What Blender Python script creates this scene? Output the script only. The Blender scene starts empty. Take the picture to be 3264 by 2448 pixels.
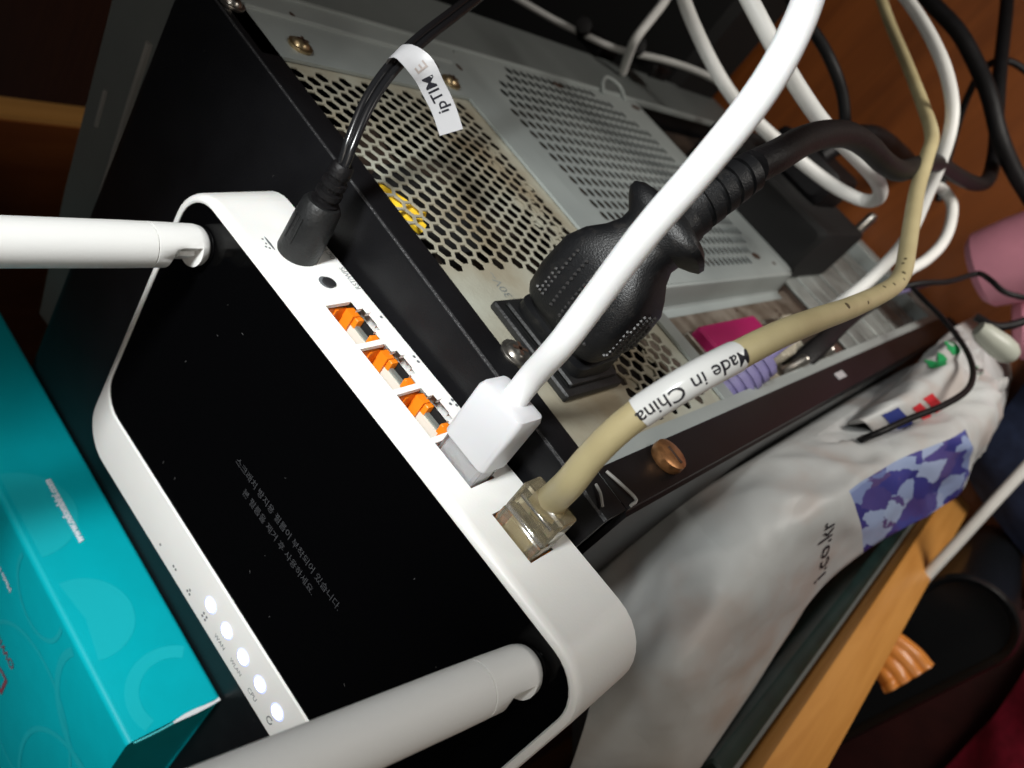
import bpy, math, random
from mathutils import Vector, Matrix

# ---------------------------------------------------------------- scene, camera, light
scene = bpy.context.scene
S = 0.01            # all numbers below are centimetres in the frame of the computer case
FLOOR = 47.0        # the case top lies 47 cm above the floor

def W(p):
    return Vector((p[0] * S, p[1] * S, (p[2] + FLOOR) * S))

cam_d = bpy.data.cameras.new('Camera')
cam = bpy.data.objects.new('Camera', cam_d)
scene.collection.objects.link(cam)
right = Vector((0.57489815, 0.56523563, -0.59160865))
down = Vector((0.76400535, -0.62964960, 0.14084459))
fwd = Vector((-0.29289577, -0.53296347, -0.79382744))
m = Matrix((right, -down, -fwd)).transposed().to_4x4()
m.translation = W((1.6060, 9.5442, 13.9604))
cam.matrix_world = m
cam_d.sensor_fit = 'HORIZONTAL'
cam_d.lens = 3.7
cam_d.sensor_width = 3.7 * 3264 / 2587.0
cam_d.clip_start = 0.003
cam_d.clip_end = 50
cam_d.dof.use_dof = True
cam_d.dof.focus_distance = 0.168
cam_d.dof.aperture_fstop = 2.7
scene.camera = cam

world = bpy.data.worlds.new('World')
scene.world = world
world.use_nodes = True
bg = world.node_tree.nodes['Background']
bg.inputs[0].default_value = (0.75, 0.85, 1.0, 1)
bg.inputs[1].default_value = 0.015

def aim(o, frm, to):
    o.location = W(frm)
    o.rotation_euler = (W(to) - W(frm)).to_track_quat('-Z', 'Y').to_euler()

key_d = bpy.data.lights.new('KeyLamp', 'SPOT')
key_d.energy = 12.0
key_d.color = (0.98, 1.0, 0.99)
key_d.spot_size = math.radians(58)
key_d.spot_blend = 0.9
key_d.shadow_soft_size = 0.035
key = bpy.data.objects.new('KeyLamp', key_d)
scene.collection.objects.link(key)
aim(key, (-6.2, 26.0, 32.0), (-6.9, -4.0, 0.0))
key.scale = (0.40, 1.0, 1.0)          # narrow beam, long across the desk

room_d = bpy.data.lights.new('RoomLamp', 'AREA')  # added soft light for the general room level, no visible source
room_d.energy = 0.42
room_d.color = (1.0, 0.92, 0.82)
room_d.shape = 'DISK'
room_d.size = 0.5
room = bpy.data.objects.new('RoomLamp', room_d)
scene.collection.objects.link(room)
aim(room, (-34.0, 58.0, 44.0), (-22.0, -6.0, -10.0))

low_d = bpy.data.lights.new('LowLamp', 'AREA')  # added low fill brightening floor, cables and bag, no visible source
low_d.energy = 0.62
low_d.spread = math.radians(112)
low_d.color = (1.0, 0.95, 0.88)
low_d.shape = 'DISK'
low_d.size = 0.16
low = bpy.data.objects.new('LowLamp', low_d)
scene.collection.objects.link(low)
aim(low, (10.0, 38.0, -20.0), (0.0, 3.0, -34.0))

fill_d = bpy.data.lights.new('FillLamp', 'AREA')  # added warm fill for bag and desk panel, standing in for bounce
fill_d.energy = 0.52
fill_d.color = (1.0, 0.90, 0.77)
fill_d.shape = 'DISK'
fill_d.size = 0.30
fill = bpy.data.objects.new('FillLamp', fill_d)
scene.collection.objects.link(fill)
aim(fill, (26.0, 16.0, 36.0), (9.0, -8.0, -16.0))

scene.view_settings.view_transform = 'Standard'
scene.view_settings.look = 'None'
scene.view_settings.exposure = 0.0
scene.view_settings.gamma = 1.0

# ---------------------------------------------------------------- materials
def material(name, col, rough=0.5, metal=0.0, spec=0.5, var=0.0, vscale=30.0, col2=None,
             bump=0.0, bscale=400.0, trans=0.0, emit=None, estr=0.0, coat=0.0, sss=0.0, detail=3.0, ior=1.45, lo=0.35, hi=0.65):
    mt = bpy.data.materials.new(name)
    mt.use_nodes = True
    nt = mt.node_tree
    b = nt.nodes['Principled BSDF']
    b.inputs['Base Color'].default_value = (*col, 1)
    b.inputs['Roughness'].default_value = rough
    b.inputs['Metallic'].default_value = metal
    b.inputs['Specular IOR Level'].default_value = spec
    b.inputs['IOR'].default_value = ior
    b.inputs['Transmission Weight'].default_value = trans
    b.inputs['Coat Weight'].default_value = coat
    if sss:
        b.inputs['Subsurface Weight'].default_value = sss
        b.inputs['Subsurface Scale'].default_value = 0.002
    if emit:
        b.inputs['Emission Color'].default_value = (*emit, 1)
        b.inputs['Emission Strength'].default_value = estr
    tc = nt.nodes.new('ShaderNodeTexCoord')
    if var > 0 or col2:
        n = nt.nodes.new('ShaderNodeTexNoise')
        n.inputs['Scale'].default_value = vscale
        n.inputs['Detail'].default_value = detail
        r = nt.nodes.new('ShaderNodeValToRGB')
        c2 = col2 if col2 else tuple(c * (1 - var) for c in col)
        r.color_ramp.elements[0].position = lo
        r.color_ramp.elements[1].position = hi
        r.color_ramp.elements[0].color = (*c2, 1)
        r.color_ramp.elements[1].color = (*col, 1)
        nt.links.new(tc.outputs['Object'], n.inputs['Vector'])
        nt.links.new(n.outputs['Fac'], r.inputs['Fac'])
        nt.links.new(r.outputs['Color'], b.inputs['Base Color'])
    if bump > 0:
        n2 = nt.nodes.new('ShaderNodeTexNoise')
        n2.inputs['Scale'].default_value = bscale
        n2.inputs['Detail'].default_value = 4.0
        bp = nt.nodes.new('ShaderNodeBump')
        bp.inputs['Strength'].default_value = bump
        bp.inputs['Distance'].default_value = 0.0006
        nt.links.new(tc.outputs['Object'], n2.inputs['Vector'])
        nt.links.new(n2.outputs['Fac'], bp.inputs['Height'])
        nt.links.new(bp.outputs['Normal'], b.inputs['Normal'])
    return mt

def wood(name, c1, c2, sc=(60, 60, 3), rough=0.45):
    mt = bpy.data.materials.new(name); mt.use_nodes = True
    nt = mt.node_tree; b = nt.nodes['Principled BSDF']
    tc = nt.nodes.new('ShaderNodeTexCoord'); mp = nt.nodes.new('ShaderNodeMapping')
    mp.inputs['Scale'].default_value = sc
    n = nt.nodes.new('ShaderNodeTexNoise'); n.inputs['Scale'].default_value = 3.0; n.inputs['Detail'].default_value = 6
    n.inputs['Distortion'].default_value = 0.8
    r = nt.nodes.new('ShaderNodeValToRGB')
    r.color_ramp.elements[0].color = (*c1, 1); r.color_ramp.elements[1].color = (*c2, 1)
    r.color_ramp.elements[0].position = 0.3; r.color_ramp.elements[1].position = 0.7
    nt.links.new(tc.outputs['Object'], mp.inputs['Vector']); nt.links.new(mp.outputs['Vector'], n.inputs['Vector'])
    nt.links.new(n.outputs['Fac'], r.inputs['Fac']); nt.links.new(r.outputs['Color'], b.inputs['Base Color'])
    b.inputs['Roughness'].default_value = rough
    return mt

M = {}
M['white_plastic'] = material('white_plastic', (0.84, 0.84, 0.82), 0.42, var=0.03, vscale=60, bump=0.05, bscale=1500, sss=0.05)
M['antenna_white'] = material('antenna_white', (0.80, 0.80, 0.785), 0.45, bump=0.05, bscale=1200)
M['gloss_black'] = material('gloss_black', (0.0012, 0.0012, 0.0014), 0.13, spec=0.16, bump=0.02, bscale=90)
M['film_text'] = material('film_text', (0.045, 0.046, 0.05), 0.55)
M['print_grey'] = material('print_grey', (0.13, 0.14, 0.15), 0.6)
M['black_plastic'] = material('black_plastic', (0.010, 0.0105, 0.011), 0.5, var=0.35, vscale=300, bump=0.25, bscale=1400)
M['rubber'] = material('rubber', (0.0065, 0.006, 0.0068), 0.5, spec=0.3, var=0.4, vscale=200, bump=0.3, bscale=1200)
M['dusty_rubber'] = material('dusty_rubber', (0.0048, 0.005, 0.0058), 0.42, col2=(0.016, 0.0148, 0.014), vscale=380, bump=0.25, bscale=2500, detail=8, lo=0.25, hi=0.42)
M['dc_wire'] = material('dc_wire', (0.010, 0.010, 0.011), 0.24, spec=0.6)
M['stud_rubber'] = material('stud_rubber', (0.035, 0.034, 0.034), 0.4)
M['dust'] = material('dust', (0.07, 0.07, 0.07), 0.9)
M['button_black'] = material('button_black', (0.02, 0.02, 0.022), 0.5)
M['orange_jack'] = material('orange_jack', (0.90, 0.24, 0.01), 0.45, var=0.1, vscale=150)
M['jack_beige'] = material('jack_beige', (0.72, 0.68, 0.60), 0.5)
M['jack_metal'] = material('jack_metal', (0.30, 0.34, 0.32), 0.4, metal=0.5)
M['dark_void'] = material('dark_void', (0.006, 0.006, 0.006), 0.8)
M['led'] = material('led', (0.9, 0.93, 1.0), 0.4, emit=(0.80, 0.88, 1.0), estr=6.0)
M['led_ring'] = material('led_ring', (0.75, 0.80, 1.0), 0.4, emit=(0.25, 0.34, 1.0), estr=0.75)  # soft blue halo of the lights, put in as a glowing ring
M['case_black'] = material('case_black', (0.0070, 0.0070, 0.0080), 0.34, spec=0.32, var=0.3, vscale=60, bump=0.12, bscale=1800)
M['case_edge'] = material('case_edge', (0.03, 0.03, 0.032), 0.35, spec=0.6, bump=0.9, bscale=1500)
M['chassis'] = material('chassis', (0.36, 0.395, 0.385), 0.48, metal=0.25, var=0.10, vscale=35, bump=0.08, bscale=900)
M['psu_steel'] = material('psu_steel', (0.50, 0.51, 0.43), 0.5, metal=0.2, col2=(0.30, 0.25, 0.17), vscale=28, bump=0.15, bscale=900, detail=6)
M['io_steel'] = material('io_steel', (0.27, 0.235, 0.195), 0.5, metal=0.4, col2=(0.12, 0.09, 0.065), vscale=120, detail=8)
M['slot_steel'] = material('slot_steel', (0.33, 0.355, 0.34), 0.5, metal=0.3, var=0.35, vscale=80, detail=6)
M['brass'] = material('brass', (0.62, 0.47, 0.27), 0.32, metal=0.9, var=0.4, vscale=500)
M['copper'] = material('copper', (0.50, 0.24, 0.10), 0.35, metal=0.75, var=0.45, vscale=500)
M['chrome'] = material('chrome', (0.62, 0.58, 0.52), 0.28, metal=0.95, var=0.4, vscale=500)
M['dark_slot'] = material('dark_slot', (0.05, 0.025, 0.015), 0.7)
M['yellow_wire'] = material('yellow_wire', (0.85, 0.55, 0.03), 0.4)
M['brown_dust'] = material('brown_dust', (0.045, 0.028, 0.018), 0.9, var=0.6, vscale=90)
M['cable_white'] = material('cable_white', (0.83, 0.84, 0.85), 0.4, bump=0.04, bscale=500, sss=0.05)
M['cable_offwhite'] = material('cable_offwhite', (0.80, 0.80, 0.77), 0.42, var=0.10, vscale=60)
M['cable_beige'] = material('cable_beige', (0.58, 0.50, 0.28), 0.46, var=0.22, vscale=70, col2=(0.50, 0.42, 0.23), bump=0.1, bscale=300)
M['cable_tie'] = material('cable_tie', (0.10, 0.075, 0.035), 0.6)
M['label_white'] = material('label_white', (0.80, 0.81, 0.80), 0.22, spec=0.6, coat=0.4)
M['tag_white'] = material('tag_white', (0.47, 0.47, 0.485), 0.35, coat=0.2)
M['ink'] = material('ink', (0.012, 0.012, 0.018), 0.5)
M['tag_grey'] = material('tag_grey', (0.33, 0.29, 0.27), 0.5)
M['plug_white'] = material('plug_white', (0.64, 0.645, 0.67), 0.35, bump=0.06, bscale=350, sss=0.1)
M['clear'] = material('clear', (0.93, 0.93, 0.93), 0.06, trans=0.92, ior=1.45)
M['clear_dirty'] = material('clear_dirty', (0.74, 0.66, 0.47), 0.12, trans=0.85, ior=1.45, var=0.3, vscale=200)
M['gold'] = material('gold', (0.75, 0.5, 0.08), 0.3, metal=0.9)
M['teal'] = material('teal', (0.0, 0.45, 0.53), 0.42, spec=0.35, var=0.05, vscale=90, bump=0.03, bscale=900)
M['teal_light'] = material('teal_light', (0.010, 0.48, 0.555), 0.42, spec=0.35)
M['teal_edge'] = material('teal_edge', (0.10, 0.62, 0.66), 0.35)
M['paper_white'] = material('paper_white', (0.72, 0.76, 0.78), 0.7)
M['print_white'] = material('print_white', (0.80, 0.86, 0.95), 0.6)
M['print_red'] = material('print_red', (0.30, 0.06, 0.09), 0.6)
M['device_grey'] = material('device_grey', (0.15, 0.165, 0.16), 0.5, var=0.1, vscale=30, bump=0.1)
M['device_light'] = material('device_light', (0.26, 0.255, 0.24), 0.5)
M['desk_wood'] = wood('desk_wood', (0.60, 0.26, 0.055), (0.72, 0.34, 0.085), sc=(60, 60, 4), rough=0.4)
M['desk_edge'] = wood('desk_edge', (0.74, 0.34, 0.085), (0.86, 0.44, 0.13), sc=(60, 60, 4), rough=0.4)  # same desk wood in a paler tone, so the far panel looks lit
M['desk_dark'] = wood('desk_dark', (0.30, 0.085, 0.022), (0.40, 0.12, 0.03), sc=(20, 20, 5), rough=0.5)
M['floor_wood'] = wood('floor_wood', (0.16, 0.042, 0.007), (0.23, 0.064, 0.011), sc=(30, 3, 3), rough=0.4)
M['navy'] = material('navy', (0.035, 0.055, 0.13), 0.85, var=0.35, vscale=120, bump=0.4, bscale=700)
M['pink'] = material('pink', (0.68, 0.28, 0.37), 0.45, var=0.15, vscale=40, bump=0.1)
M['pale'] = material('pale', (0.42, 0.44, 0.38), 0.4)
M['red_fabric'] = material('red_fabric', (0.42, 0.012, 0.045), 0.9, var=0.3, vscale=150, bump=0.5, bscale=900)
M['maroon'] = material('maroon', (0.055, 0.010, 0.009), 0.6, var=0.3, vscale=60)
M['leather'] = material('leather', (0.008, 0.009, 0.010), 0.28, spec=0.8, bump=0.2, bscale=300)
M['scratch_wood'] = wood('scratch_wood', (0.72, 0.25, 0.04), (0.85, 0.33, 0.07), sc=(30, 30, 8), rough=0.3)
M['magenta'] = material('magenta', (0.42, 0.012, 0.12), 0.45)
M['lavender'] = material('lavender', (0.25, 0.22, 0.42), 0.5, var=0.2, vscale=200)
M['dusty_beige'] = material('dusty_beige', (0.50, 0.45, 0.35), 0.6, var=0.4, vscale=200)
M['green_ink'] = material('green_ink', (0.015, 0.30, 0.09), 0.6)
M['red_ink'] = material('red_ink', (0.55, 0.02, 0.03), 0.6)
M['blue_ink'] = material('blue_ink', (0.025, 0.04, 0.22), 0.6)
M['dark_green'] = material('dark_green', (0.012, 0.030, 0.027), 0.35, var=0.4, vscale=50)

def bag_material(name, print_rect=None):
    mt = bpy.data.materials.new(name); mt.use_nodes = True
    nt = mt.node_tree; b = nt.nodes['Principled BSDF']
    b.inputs['Roughness'].default_value = 0.46
    b.inputs['Specular IOR Level'].default_value = 0.5
    tc = nt.nodes.new('ShaderNodeTexCoord')
    # faint pinkish / bluish show-through of what is inside
    n = nt.nodes.new('ShaderNodeTexNoise'); n.inputs['Scale'].default_value = 28; n.inputs['Detail'].default_value = 4
    r = nt.nodes.new('ShaderNodeValToRGB')
    e = r.color_ramp.elements
    e[0].position = 0.36; e[0].color = (0.475, 0.435, 0.41, 1)
    e[1].position = 0.62; e[1].color = (0.55, 0.575, 0.575, 1)
    el = r.color_ramp.elements.new(0.47); el.color = (0.50, 0.51, 0.505, 1)
    nt.links.new(tc.outputs['Object'], n.inputs['Vector']); nt.links.new(n.outputs['Fac'], r.inputs['Fac'])
    col = r.outputs['Color']
    if print_rect:
        u0, u1, v0, v1 = print_rect
        sep = nt.nodes.new('ShaderNodeSeparateXYZ'); nt.links.new(tc.outputs['UV'], sep.inputs[0])
        def rng(sock, a, c):
            g = nt.nodes.new('ShaderNodeMath'); g.operation = 'GREATER_THAN'; g.inputs[1].default_value = a
            l = nt.nodes.new('ShaderNodeMath'); l.operation = 'LESS_THAN'; l.inputs[1].default_value = c
            k = nt.nodes.new('ShaderNodeMath'); k.operation = 'MULTIPLY'
            nt.links.new(sock, g.inputs[0]); nt.links.new(sock, l.inputs[0])
            nt.links.new(g.outputs[0], k.inputs[0]); nt.links.new(l.outputs[0], k.inputs[1])
            return k.outputs[0]
        k = nt.nodes.new('ShaderNodeMath'); k.operation = 'MULTIPLY'
        nt.links.new(rng(sep.outputs['X'], u0, u1), k.inputs[0]); nt.links.new(rng(sep.outputs['Y'], v0, v1), k.inputs[1])
        vo = nt.nodes.new('ShaderNodeTexVoronoi'); vo.inputs['Scale'].default_value = 11.0
        mp = nt.nodes.new('ShaderNodeMapping'); mp.inputs['Scale'].default_value = (2.2, 1.0, 1.0)
        nz = nt.nodes.new('ShaderNodeTexNoise'); nz.inputs['Scale'].default_value = 9.0; nz.inputs['Detail'].default_value = 4
        mx = nt.nodes.new('ShaderNodeMixRGB'); mx.inputs['Fac'].default_value = 0.14
        nt.links.new(tc.outputs['UV'], mp.inputs['Vector']); nt.links.new(mp.outputs['Vector'], nz.inputs['Vector'])
        nt.links.new(mp.outputs['Vector'], mx.inputs['Color1']); nt.links.new(nz.outputs['Color'], mx.inputs['Color2'])
        nt.links.new(mx.outputs['Color'], vo.inputs['Vector'])
        cr = nt.nodes.new('ShaderNodeValToRGB'); cr.color_ramp.interpolation = 'LINEAR'
        ce = cr.color_ramp.elements
        ce[0].position = 0.0; ce[0].color = (0.03, 0.035, 0.20, 1)
        ce[1].position = 1.0; ce[1].color = (0.33, 0.40, 0.60, 1)
        for p, c in ((0.28, (0.05, 0.055, 0.27, 1)), (0.40, (0.11, 0.075, 0.22, 1)), (0.50, (0.05, 0.06, 0.29, 1)), (0.60, (0.22, 0.29, 0.52, 1)), (0.80, (0.36, 0.45, 0.65, 1))):
            q = cr.color_ramp.elements.new(p); q.color = c
        sp = nt.nodes.new('ShaderNodeSeparateColor'); nt.links.new(vo.outputs['Color'], sp.inputs[0])
        nt.links.new(sp.outputs[0], cr.inputs['Fac'])
        m2 = nt.nodes.new('ShaderNodeMixRGB')
        nt.links.new(k.outputs[0], m2.inputs['Fac']); nt.links.new(col, m2.inputs['Color1']); nt.links.new(cr.outputs['Color'], m2.inputs['Color2'])
        col = m2.outputs['Color']
    nt.links.new(col, b.inputs['Base Color'])
    n3 = nt.nodes.new('ShaderNodeTexNoise'); n3.inputs['Scale'].default_value = 22; n3.inputs['Detail'].default_value = 2; n3.inputs['Distortion'].default_value = 0.7
    rd = nt.nodes.new('ShaderNodeMath'); rd.operation = 'SUBTRACT'; rd.inputs[1].default_value = 0.5
    ab = nt.nodes.new('ShaderNodeMath'); ab.operation = 'ABSOLUTE'
    vr_ = nt.nodes.new('ShaderNodeTexVoronoi'); vr_.inputs['Scale'].default_value = 34; vr_.feature = 'F1'
    mpv = nt.nodes.new('ShaderNodeMapping'); mpv.inputs['Scale'].default_value = (1.0, 0.8, 0.45); mpv.inputs['Rotation'].default_value = (0.5, 0.3, 0.6)
    ad = nt.nodes.new('ShaderNodeMath'); ad.operation = 'MULTIPLY_ADD'; ad.inputs[1].default_value = 0.55
    bp = nt.nodes.new('ShaderNodeBump'); bp.inputs['Strength'].default_value = 0.6; bp.inputs['Distance'].default_value = 0.0035
    nt.links.new(tc.outputs['Object'], n3.inputs['Vector']); nt.links.new(n3.outputs['Fac'], rd.inputs[0]); nt.links.new(rd.outputs[0], ab.inputs[0])
    nt.links.new(tc.outputs['Object'], mpv.inputs['Vector']); nt.links.new(mpv.outputs['Vector'], vr_.inputs['Vector'])
    nt.links.new(vr_.outputs['Distance'], ad.inputs[0]); nt.links.new(ab.outputs[0], ad.inputs[2])
    nt.links.new(ad.outputs[0], bp.inputs['Height'])
    nt.links.new(bp.outputs['Normal'], b.inputs['Normal'])
    return mt

# ---------------------------------------------------------------- mesh helpers
COL = scene.collection

class MB:
    """collects faces (cm) and links them as one mesh object"""
    def __init__(self):
        self.v = []; self.f = []; self.mi = []; self.cur = 0
    def quad(self, a, b, c, d):
        i = len(self.v); self.v += [a, b, c, d]; self.f.append((i, i + 1, i + 2, i + 3)); self.mi.append(self.cur)
    def poly(self, pts):
        i = len(self.v); self.v += list(pts); self.f.append(tuple(range(i, i + len(pts)))); self.mi.append(self.cur)
    def add(self, verts, faces):
        i = len(self.v); self.v += list(verts)
        for f in faces:
            self.f.append(tuple(i + k for k in f)); self.mi.append(self.cur)
    def box(self, x0, x1, y0, y1, z0, z1, b=0.0):
        if b <= 0:
            v = [(x, y, z) for z in (z0, z1) for y in (y0, y1) for x in (x0, x1)]
            self.add(v, [(0, 2, 3, 1), (4, 5, 7, 6), (0, 1, 5, 4), (2, 6, 7, 3), (0, 4, 6, 2), (1, 3, 7, 5)])
        else:
            # chamfered box
            lv = []
            for z, ins in ((z0, b), (z0 + b, 0), (z1 - b, 0), (z1, b)):
                lv.append(rrect(x0 + ins, x1 - ins, y0 + ins, y1 - ins, b, z, 2))
            self.loft(lv, True, True)
    def loft(self, rings, cap0=False, cap1=False, closed=True):
        n = len(rings[0]); base = len(self.v)
        for r in rings: self.v += list(r)
        for k in range(len(rings) - 1):
            for i in range(n if closed else n - 1):
                j = (i + 1) % n
                self.f.append((base + k * n + i, base + k * n + j, base + (k + 1) * n + j, base + (k + 1) * n + i)); self.mi.append(self.cur)
        if cap0: self.f.append(tuple(base + i for i in reversed(range(n)))); self.mi.append(self.cur)
        if cap1: self.f.append(tuple(base + (len(rings) - 1) * n + i for i in range(n))); self.mi.append(self.cur)
    def tube(self, path, r, n=16, cap=True, flat=1.0, step=6):
        pts = spline(path, step)
        rings = []
        t0 = None; nrm = None
        L = len(pts)
        for i, p in enumerate(pts):
            t = (pts[min(i + 1, L - 1)] - pts[max(i - 1, 0)]).normalized()
            if nrm is None:
                a = Vector((0, 0, 1)) if abs(t.z) < 0.9 else Vector((1, 0, 0))
                nrm = (a - t * a.dot(t)).normalized()
            else:
                nrm = (nrm - t * nrm.dot(t)).normalized()
            bn = t.cross(nrm)
            rr = r(i / (L - 1)) if callable(r) else r
            rings.append([tuple(p + nrm * (math.cos(a) * rr) + bn * (math.sin(a) * rr * flat)) for a in [2 * math.pi * k / n for k in range(n)]])
        self.loft(rings, cap, cap)
        return pts
    def lathe(self, origin, axis, prof, n=24, ref=None, sx=1.0, cap0=True, cap1=True):
        """prof: list of (distance along axis, radius)"""
        ax = Vector(axis).normalized(); o = Vector(origin)
        a = Vector(ref) if ref else (Vector((0, 0, 1)) if abs(ax.z) < 0.9 else Vector((1, 0, 0)))
        u = (a - ax * a.dot(ax)).normalized(); w = ax.cross(u)
        rings = [[tuple(o + ax * h + u * (math.cos(t) * r * sx) + w * (math.sin(t) * r)) for t in [2 * math.pi * k / n for k in range(n)]] for h, r in prof]
        self.loft(rings, cap0, cap1)
    def build(self, name, mat, parent=None, local=False, smooth=35, uvs=None):
        me = bpy.data.meshes.new(name)
        if local:
            vv = [(p[0] * S, p[1] * S, p[2] * S) for p in self.v]
        else:
            vv = [tuple(W(p)) for p in self.v]
            if parent is not None:
                inv = parent.matrix_world.inverted()
                q = parent
                vv = [tuple(PW(parent).inverted() @ Vector(p)) for p in vv]
        me.from_pydata(vv, [], self.f)
        mats = mat if isinstance(mat, (list, tuple)) else [mat]
        for k in mats: me.materials.append(M[k] if isinstance(k, str) else k)
        for p, i in zip(me.polygons, self.mi): p.material_index = i
        if uvs:
            lay = me.uv_layers.new(name='UVMap')
            for lp in me.loops: lay.data[lp.index].uv = uvs[lp.vertex_index]
        me.update()
        import bmesh
        bm = bmesh.new(); bm.from_mesh(me)
        bmesh.ops.remove_doubles(bm, verts=bm.verts, dist=1e-6)
        bmesh.ops.recalc_face_normals(bm, faces=bm.faces)
        bm.to_mesh(me); bm.free()
        if smooth:
            for p in me.polygons: p.use_smooth = True
            me.set_sharp_from_angle(angle=math.radians(smooth))
        o = bpy.data.objects.new(name, me)
        COL.objects.link(o)
        if parent is not None: o.parent = parent
        return o

def PW(o):
    """world matrix of an object from its own transform chain"""
    mtx = Matrix.LocRotScale(o.location, o.rotation_euler, o.scale)
    return PW(o.parent) @ mtx if o.parent else mtx

def spline(path, step=6):
    P = [Vector(p) for p in path]
    if len(P) < 3 or step <= 1: return P
    P = [P[0] * 2 - P[1]] + P + [P[-1] * 2 - P[-2]]
    out = []
    for i in range(1, len(P) - 2):
        p0, p1, p2, p3 = P[i - 1], P[i], P[i + 1], P[i + 2]
        for k in range(step):
            t = k / step
            out.append(0.5 * ((2 * p1) + (p2 - p0) * t + (2 * p0 - 5 * p1 + 4 * p2 - p3) * t * t + (3 * p1 - p0 - 3 * p2 + p3) * t ** 3))
    out.append(P[-2])
    return out

def rrect(x0, x1, y0, y1, r, z, k=6, rf=None):
    """rounded rectangle, counter-clockwise, starting at the right end of the back (y1) edge"""
    rf = r if rf is None else rf
    pts = []
    for cx, cy, a0, rr in ((x0 + r, y1 - r, 90, r), (x0 + rf, y0 + rf, 180, rf), (x1 - rf, y0 + rf, 270, rf), (x1 - r, y1 - r, 0, r)):
        for i in range(k + 1):
            a = math.radians(a0 + 90 * i / k)
            pts.append((cx + rr * math.cos(a), cy + rr * math.sin(a), z))
    return pts

def empty(name, p, rz=0.0, local=None, parent=None):
    o = bpy.data.objects.new(name, None)
    o.empty_display_size = 0.01
    COL.objects.link(o)
    o.location = W(p); o.rotation_euler = (0, 0, rz)
    if parent: o.parent = parent
    return o

def tag(o, label=None, cat=None, group=None, kind=None):
    if label: o['label'] = label
    if cat: o['category'] = cat
    if group: o['group'] = group
    if kind: o['kind'] = kind
    return o

_fonts = {}
def text_shape(s, size, align='CENTER', bold=0.0, shear=0.0, slices=0):
    """flat outline of a piece of lettering: (verts, faces), centred on its line"""
    cu = bpy.data.curves.new('txt', 'FONT')
    cu.body = s; cu.size = size; cu.align_x = align; cu.align_y = 'CENTER'; cu.resolution_u = 3
    cu.offset = bold; cu.shear = shear
    o = bpy.data.objects.new('txt', cu)
    COL.objects.link(o)
    dg = bpy.context.evaluated_depsgraph_get()
    me = bpy.data.meshes.new_from_object(o.evaluated_get(dg))
    if slices:
        import bmesh
        bm = bmesh.new(); bm.from_mesh(me)
        for k in range(-slices, slices + 1):
            g = list(bm.verts) + list(bm.edges) + list(bm.faces)
            bmesh.ops.bisect_plane(bm, geom=g, dist=1e-6, plane_co=(0, k * size * 0.6 / slices, 0), plane_no=(0, 1, 0))
        bm.to_mesh(me); bm.free()
    vs = [(v.co.x, v.co.y) for v in me.vertices]
    fs = [tuple(p.vertices) for p in me.polygons]
    bpy.data.objects.remove(o); bpy.data.curves.remove(cu); bpy.data.meshes.remove(me)
    return vs, fs

def lettering(s, size, fn, name, mat, parent, local=False, **kw):
    vs, fs = text_shape(s, size, **kw)
    mb = MB(); mb.add([fn(x, y) for x, y in vs], fs)
    return mb.build(name, mat, parent, local=local, smooth=0)

# ---------------------------------------------------------------- measured courses of cables and bags (cm)
WHITE_CABLE = [(-2.83,0.38,1.18),(-2.91,1.38,1.16),(-2.83,2.54,1.41),(-2.92,3.67,1.43),(-3.03,5.17,1.47),(-3.16,6.58,1.21),(-3.47,7.78,0.64),(-3.97,8.68,-0.03),(-4.73,9.39,-0.98),(-6.1,10.17,-2.51),(-8.93,11.14,-5.9)]
BEIGE_CABLE = [(-0.83,-0.32,1.18),(-0.86,0.08,1.19),(-0.73,1.17,1.93),(-0.76,1.98,2.15),(-0.78,2.7,2.17),(-0.76,3.36,1.98),(-0.67,4.1,1.57),(-0.61,4.61,0.71),(-0.65,4.9,-0.98),(-0.71,4.98,-3.28),(-0.79,4.96,-6.01),(-0.91,5.06,-9.18),(-1.07,5.18,-11.35),(-1.37,5.39,-12.64),(-1.85,5.68,-13.67),(-2.63,6.15,-15.2),(-3.71,6.78,-17.5),(-4.78,7.51,-20.11),(-5.64,8.05,-22.05),(-7.58,8.52,-25.43),(-10.55,9.26,-29.23),(-13.41,9.98,-32.44),(-16.23,10.94,-34.57)]
DC_CABLE = [(-9.47,0.63,1.2),(-9.49,0.97,1.26),(-9.7,1.42,1.16),(-10.14,2.01,0.81),(-10.58,2.45,0.3),(-10.99,2.82,-0.31),(-11.62,3.22,-1.35),(-12.38,3.62,-2.72),(-13.43,4.09,-4.54),(-14.91,4.65,-6.89)]
ARC_CABLE = [(-14.91,11.25,-28.96),(-12.75,11.11,-27.78),(-10.4,10.72,-26.49),(-8.12,10.09,-25.02),(-6.59,9.33,-24.44),(-5.74,8.57,-24.25),(-5.05,7.54,-24.19),(-4.42,6.25,-24.43),(-3.58,4.54,-24.22),(-3.25,2.72,-23.76),(-3.2,1.35,-23.1),(-3.39,-0.07,-23.09)]
LOOP_CABLE = [(-17.36,6.49,-18.56),(-15.7,5.8,-18.08),(-14.08,5.31,-17.72),(-12.52,4.8,-17.95),(-11.36,4.43,-18.77),(-10.02,4.28,-19.79),(-8.26,4.22,-21.03),(-6.9,4.27,-22.19),(-5.88,4.52,-22.99),(-5.27,5.07,-22.07),(-5.1,5.68,-20.02),(-5.29,6.09,-17.7),(-5.9,6.34,-15.76),(-6.73,6.51,-14.31),(-7.56,6.82,-13.08),(-8.58,7.2,-12.2),(-9.75,7.64,-11.56),(-10.95,8.03,-11.38),(-11.98,8.39,-11.75)]
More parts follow.
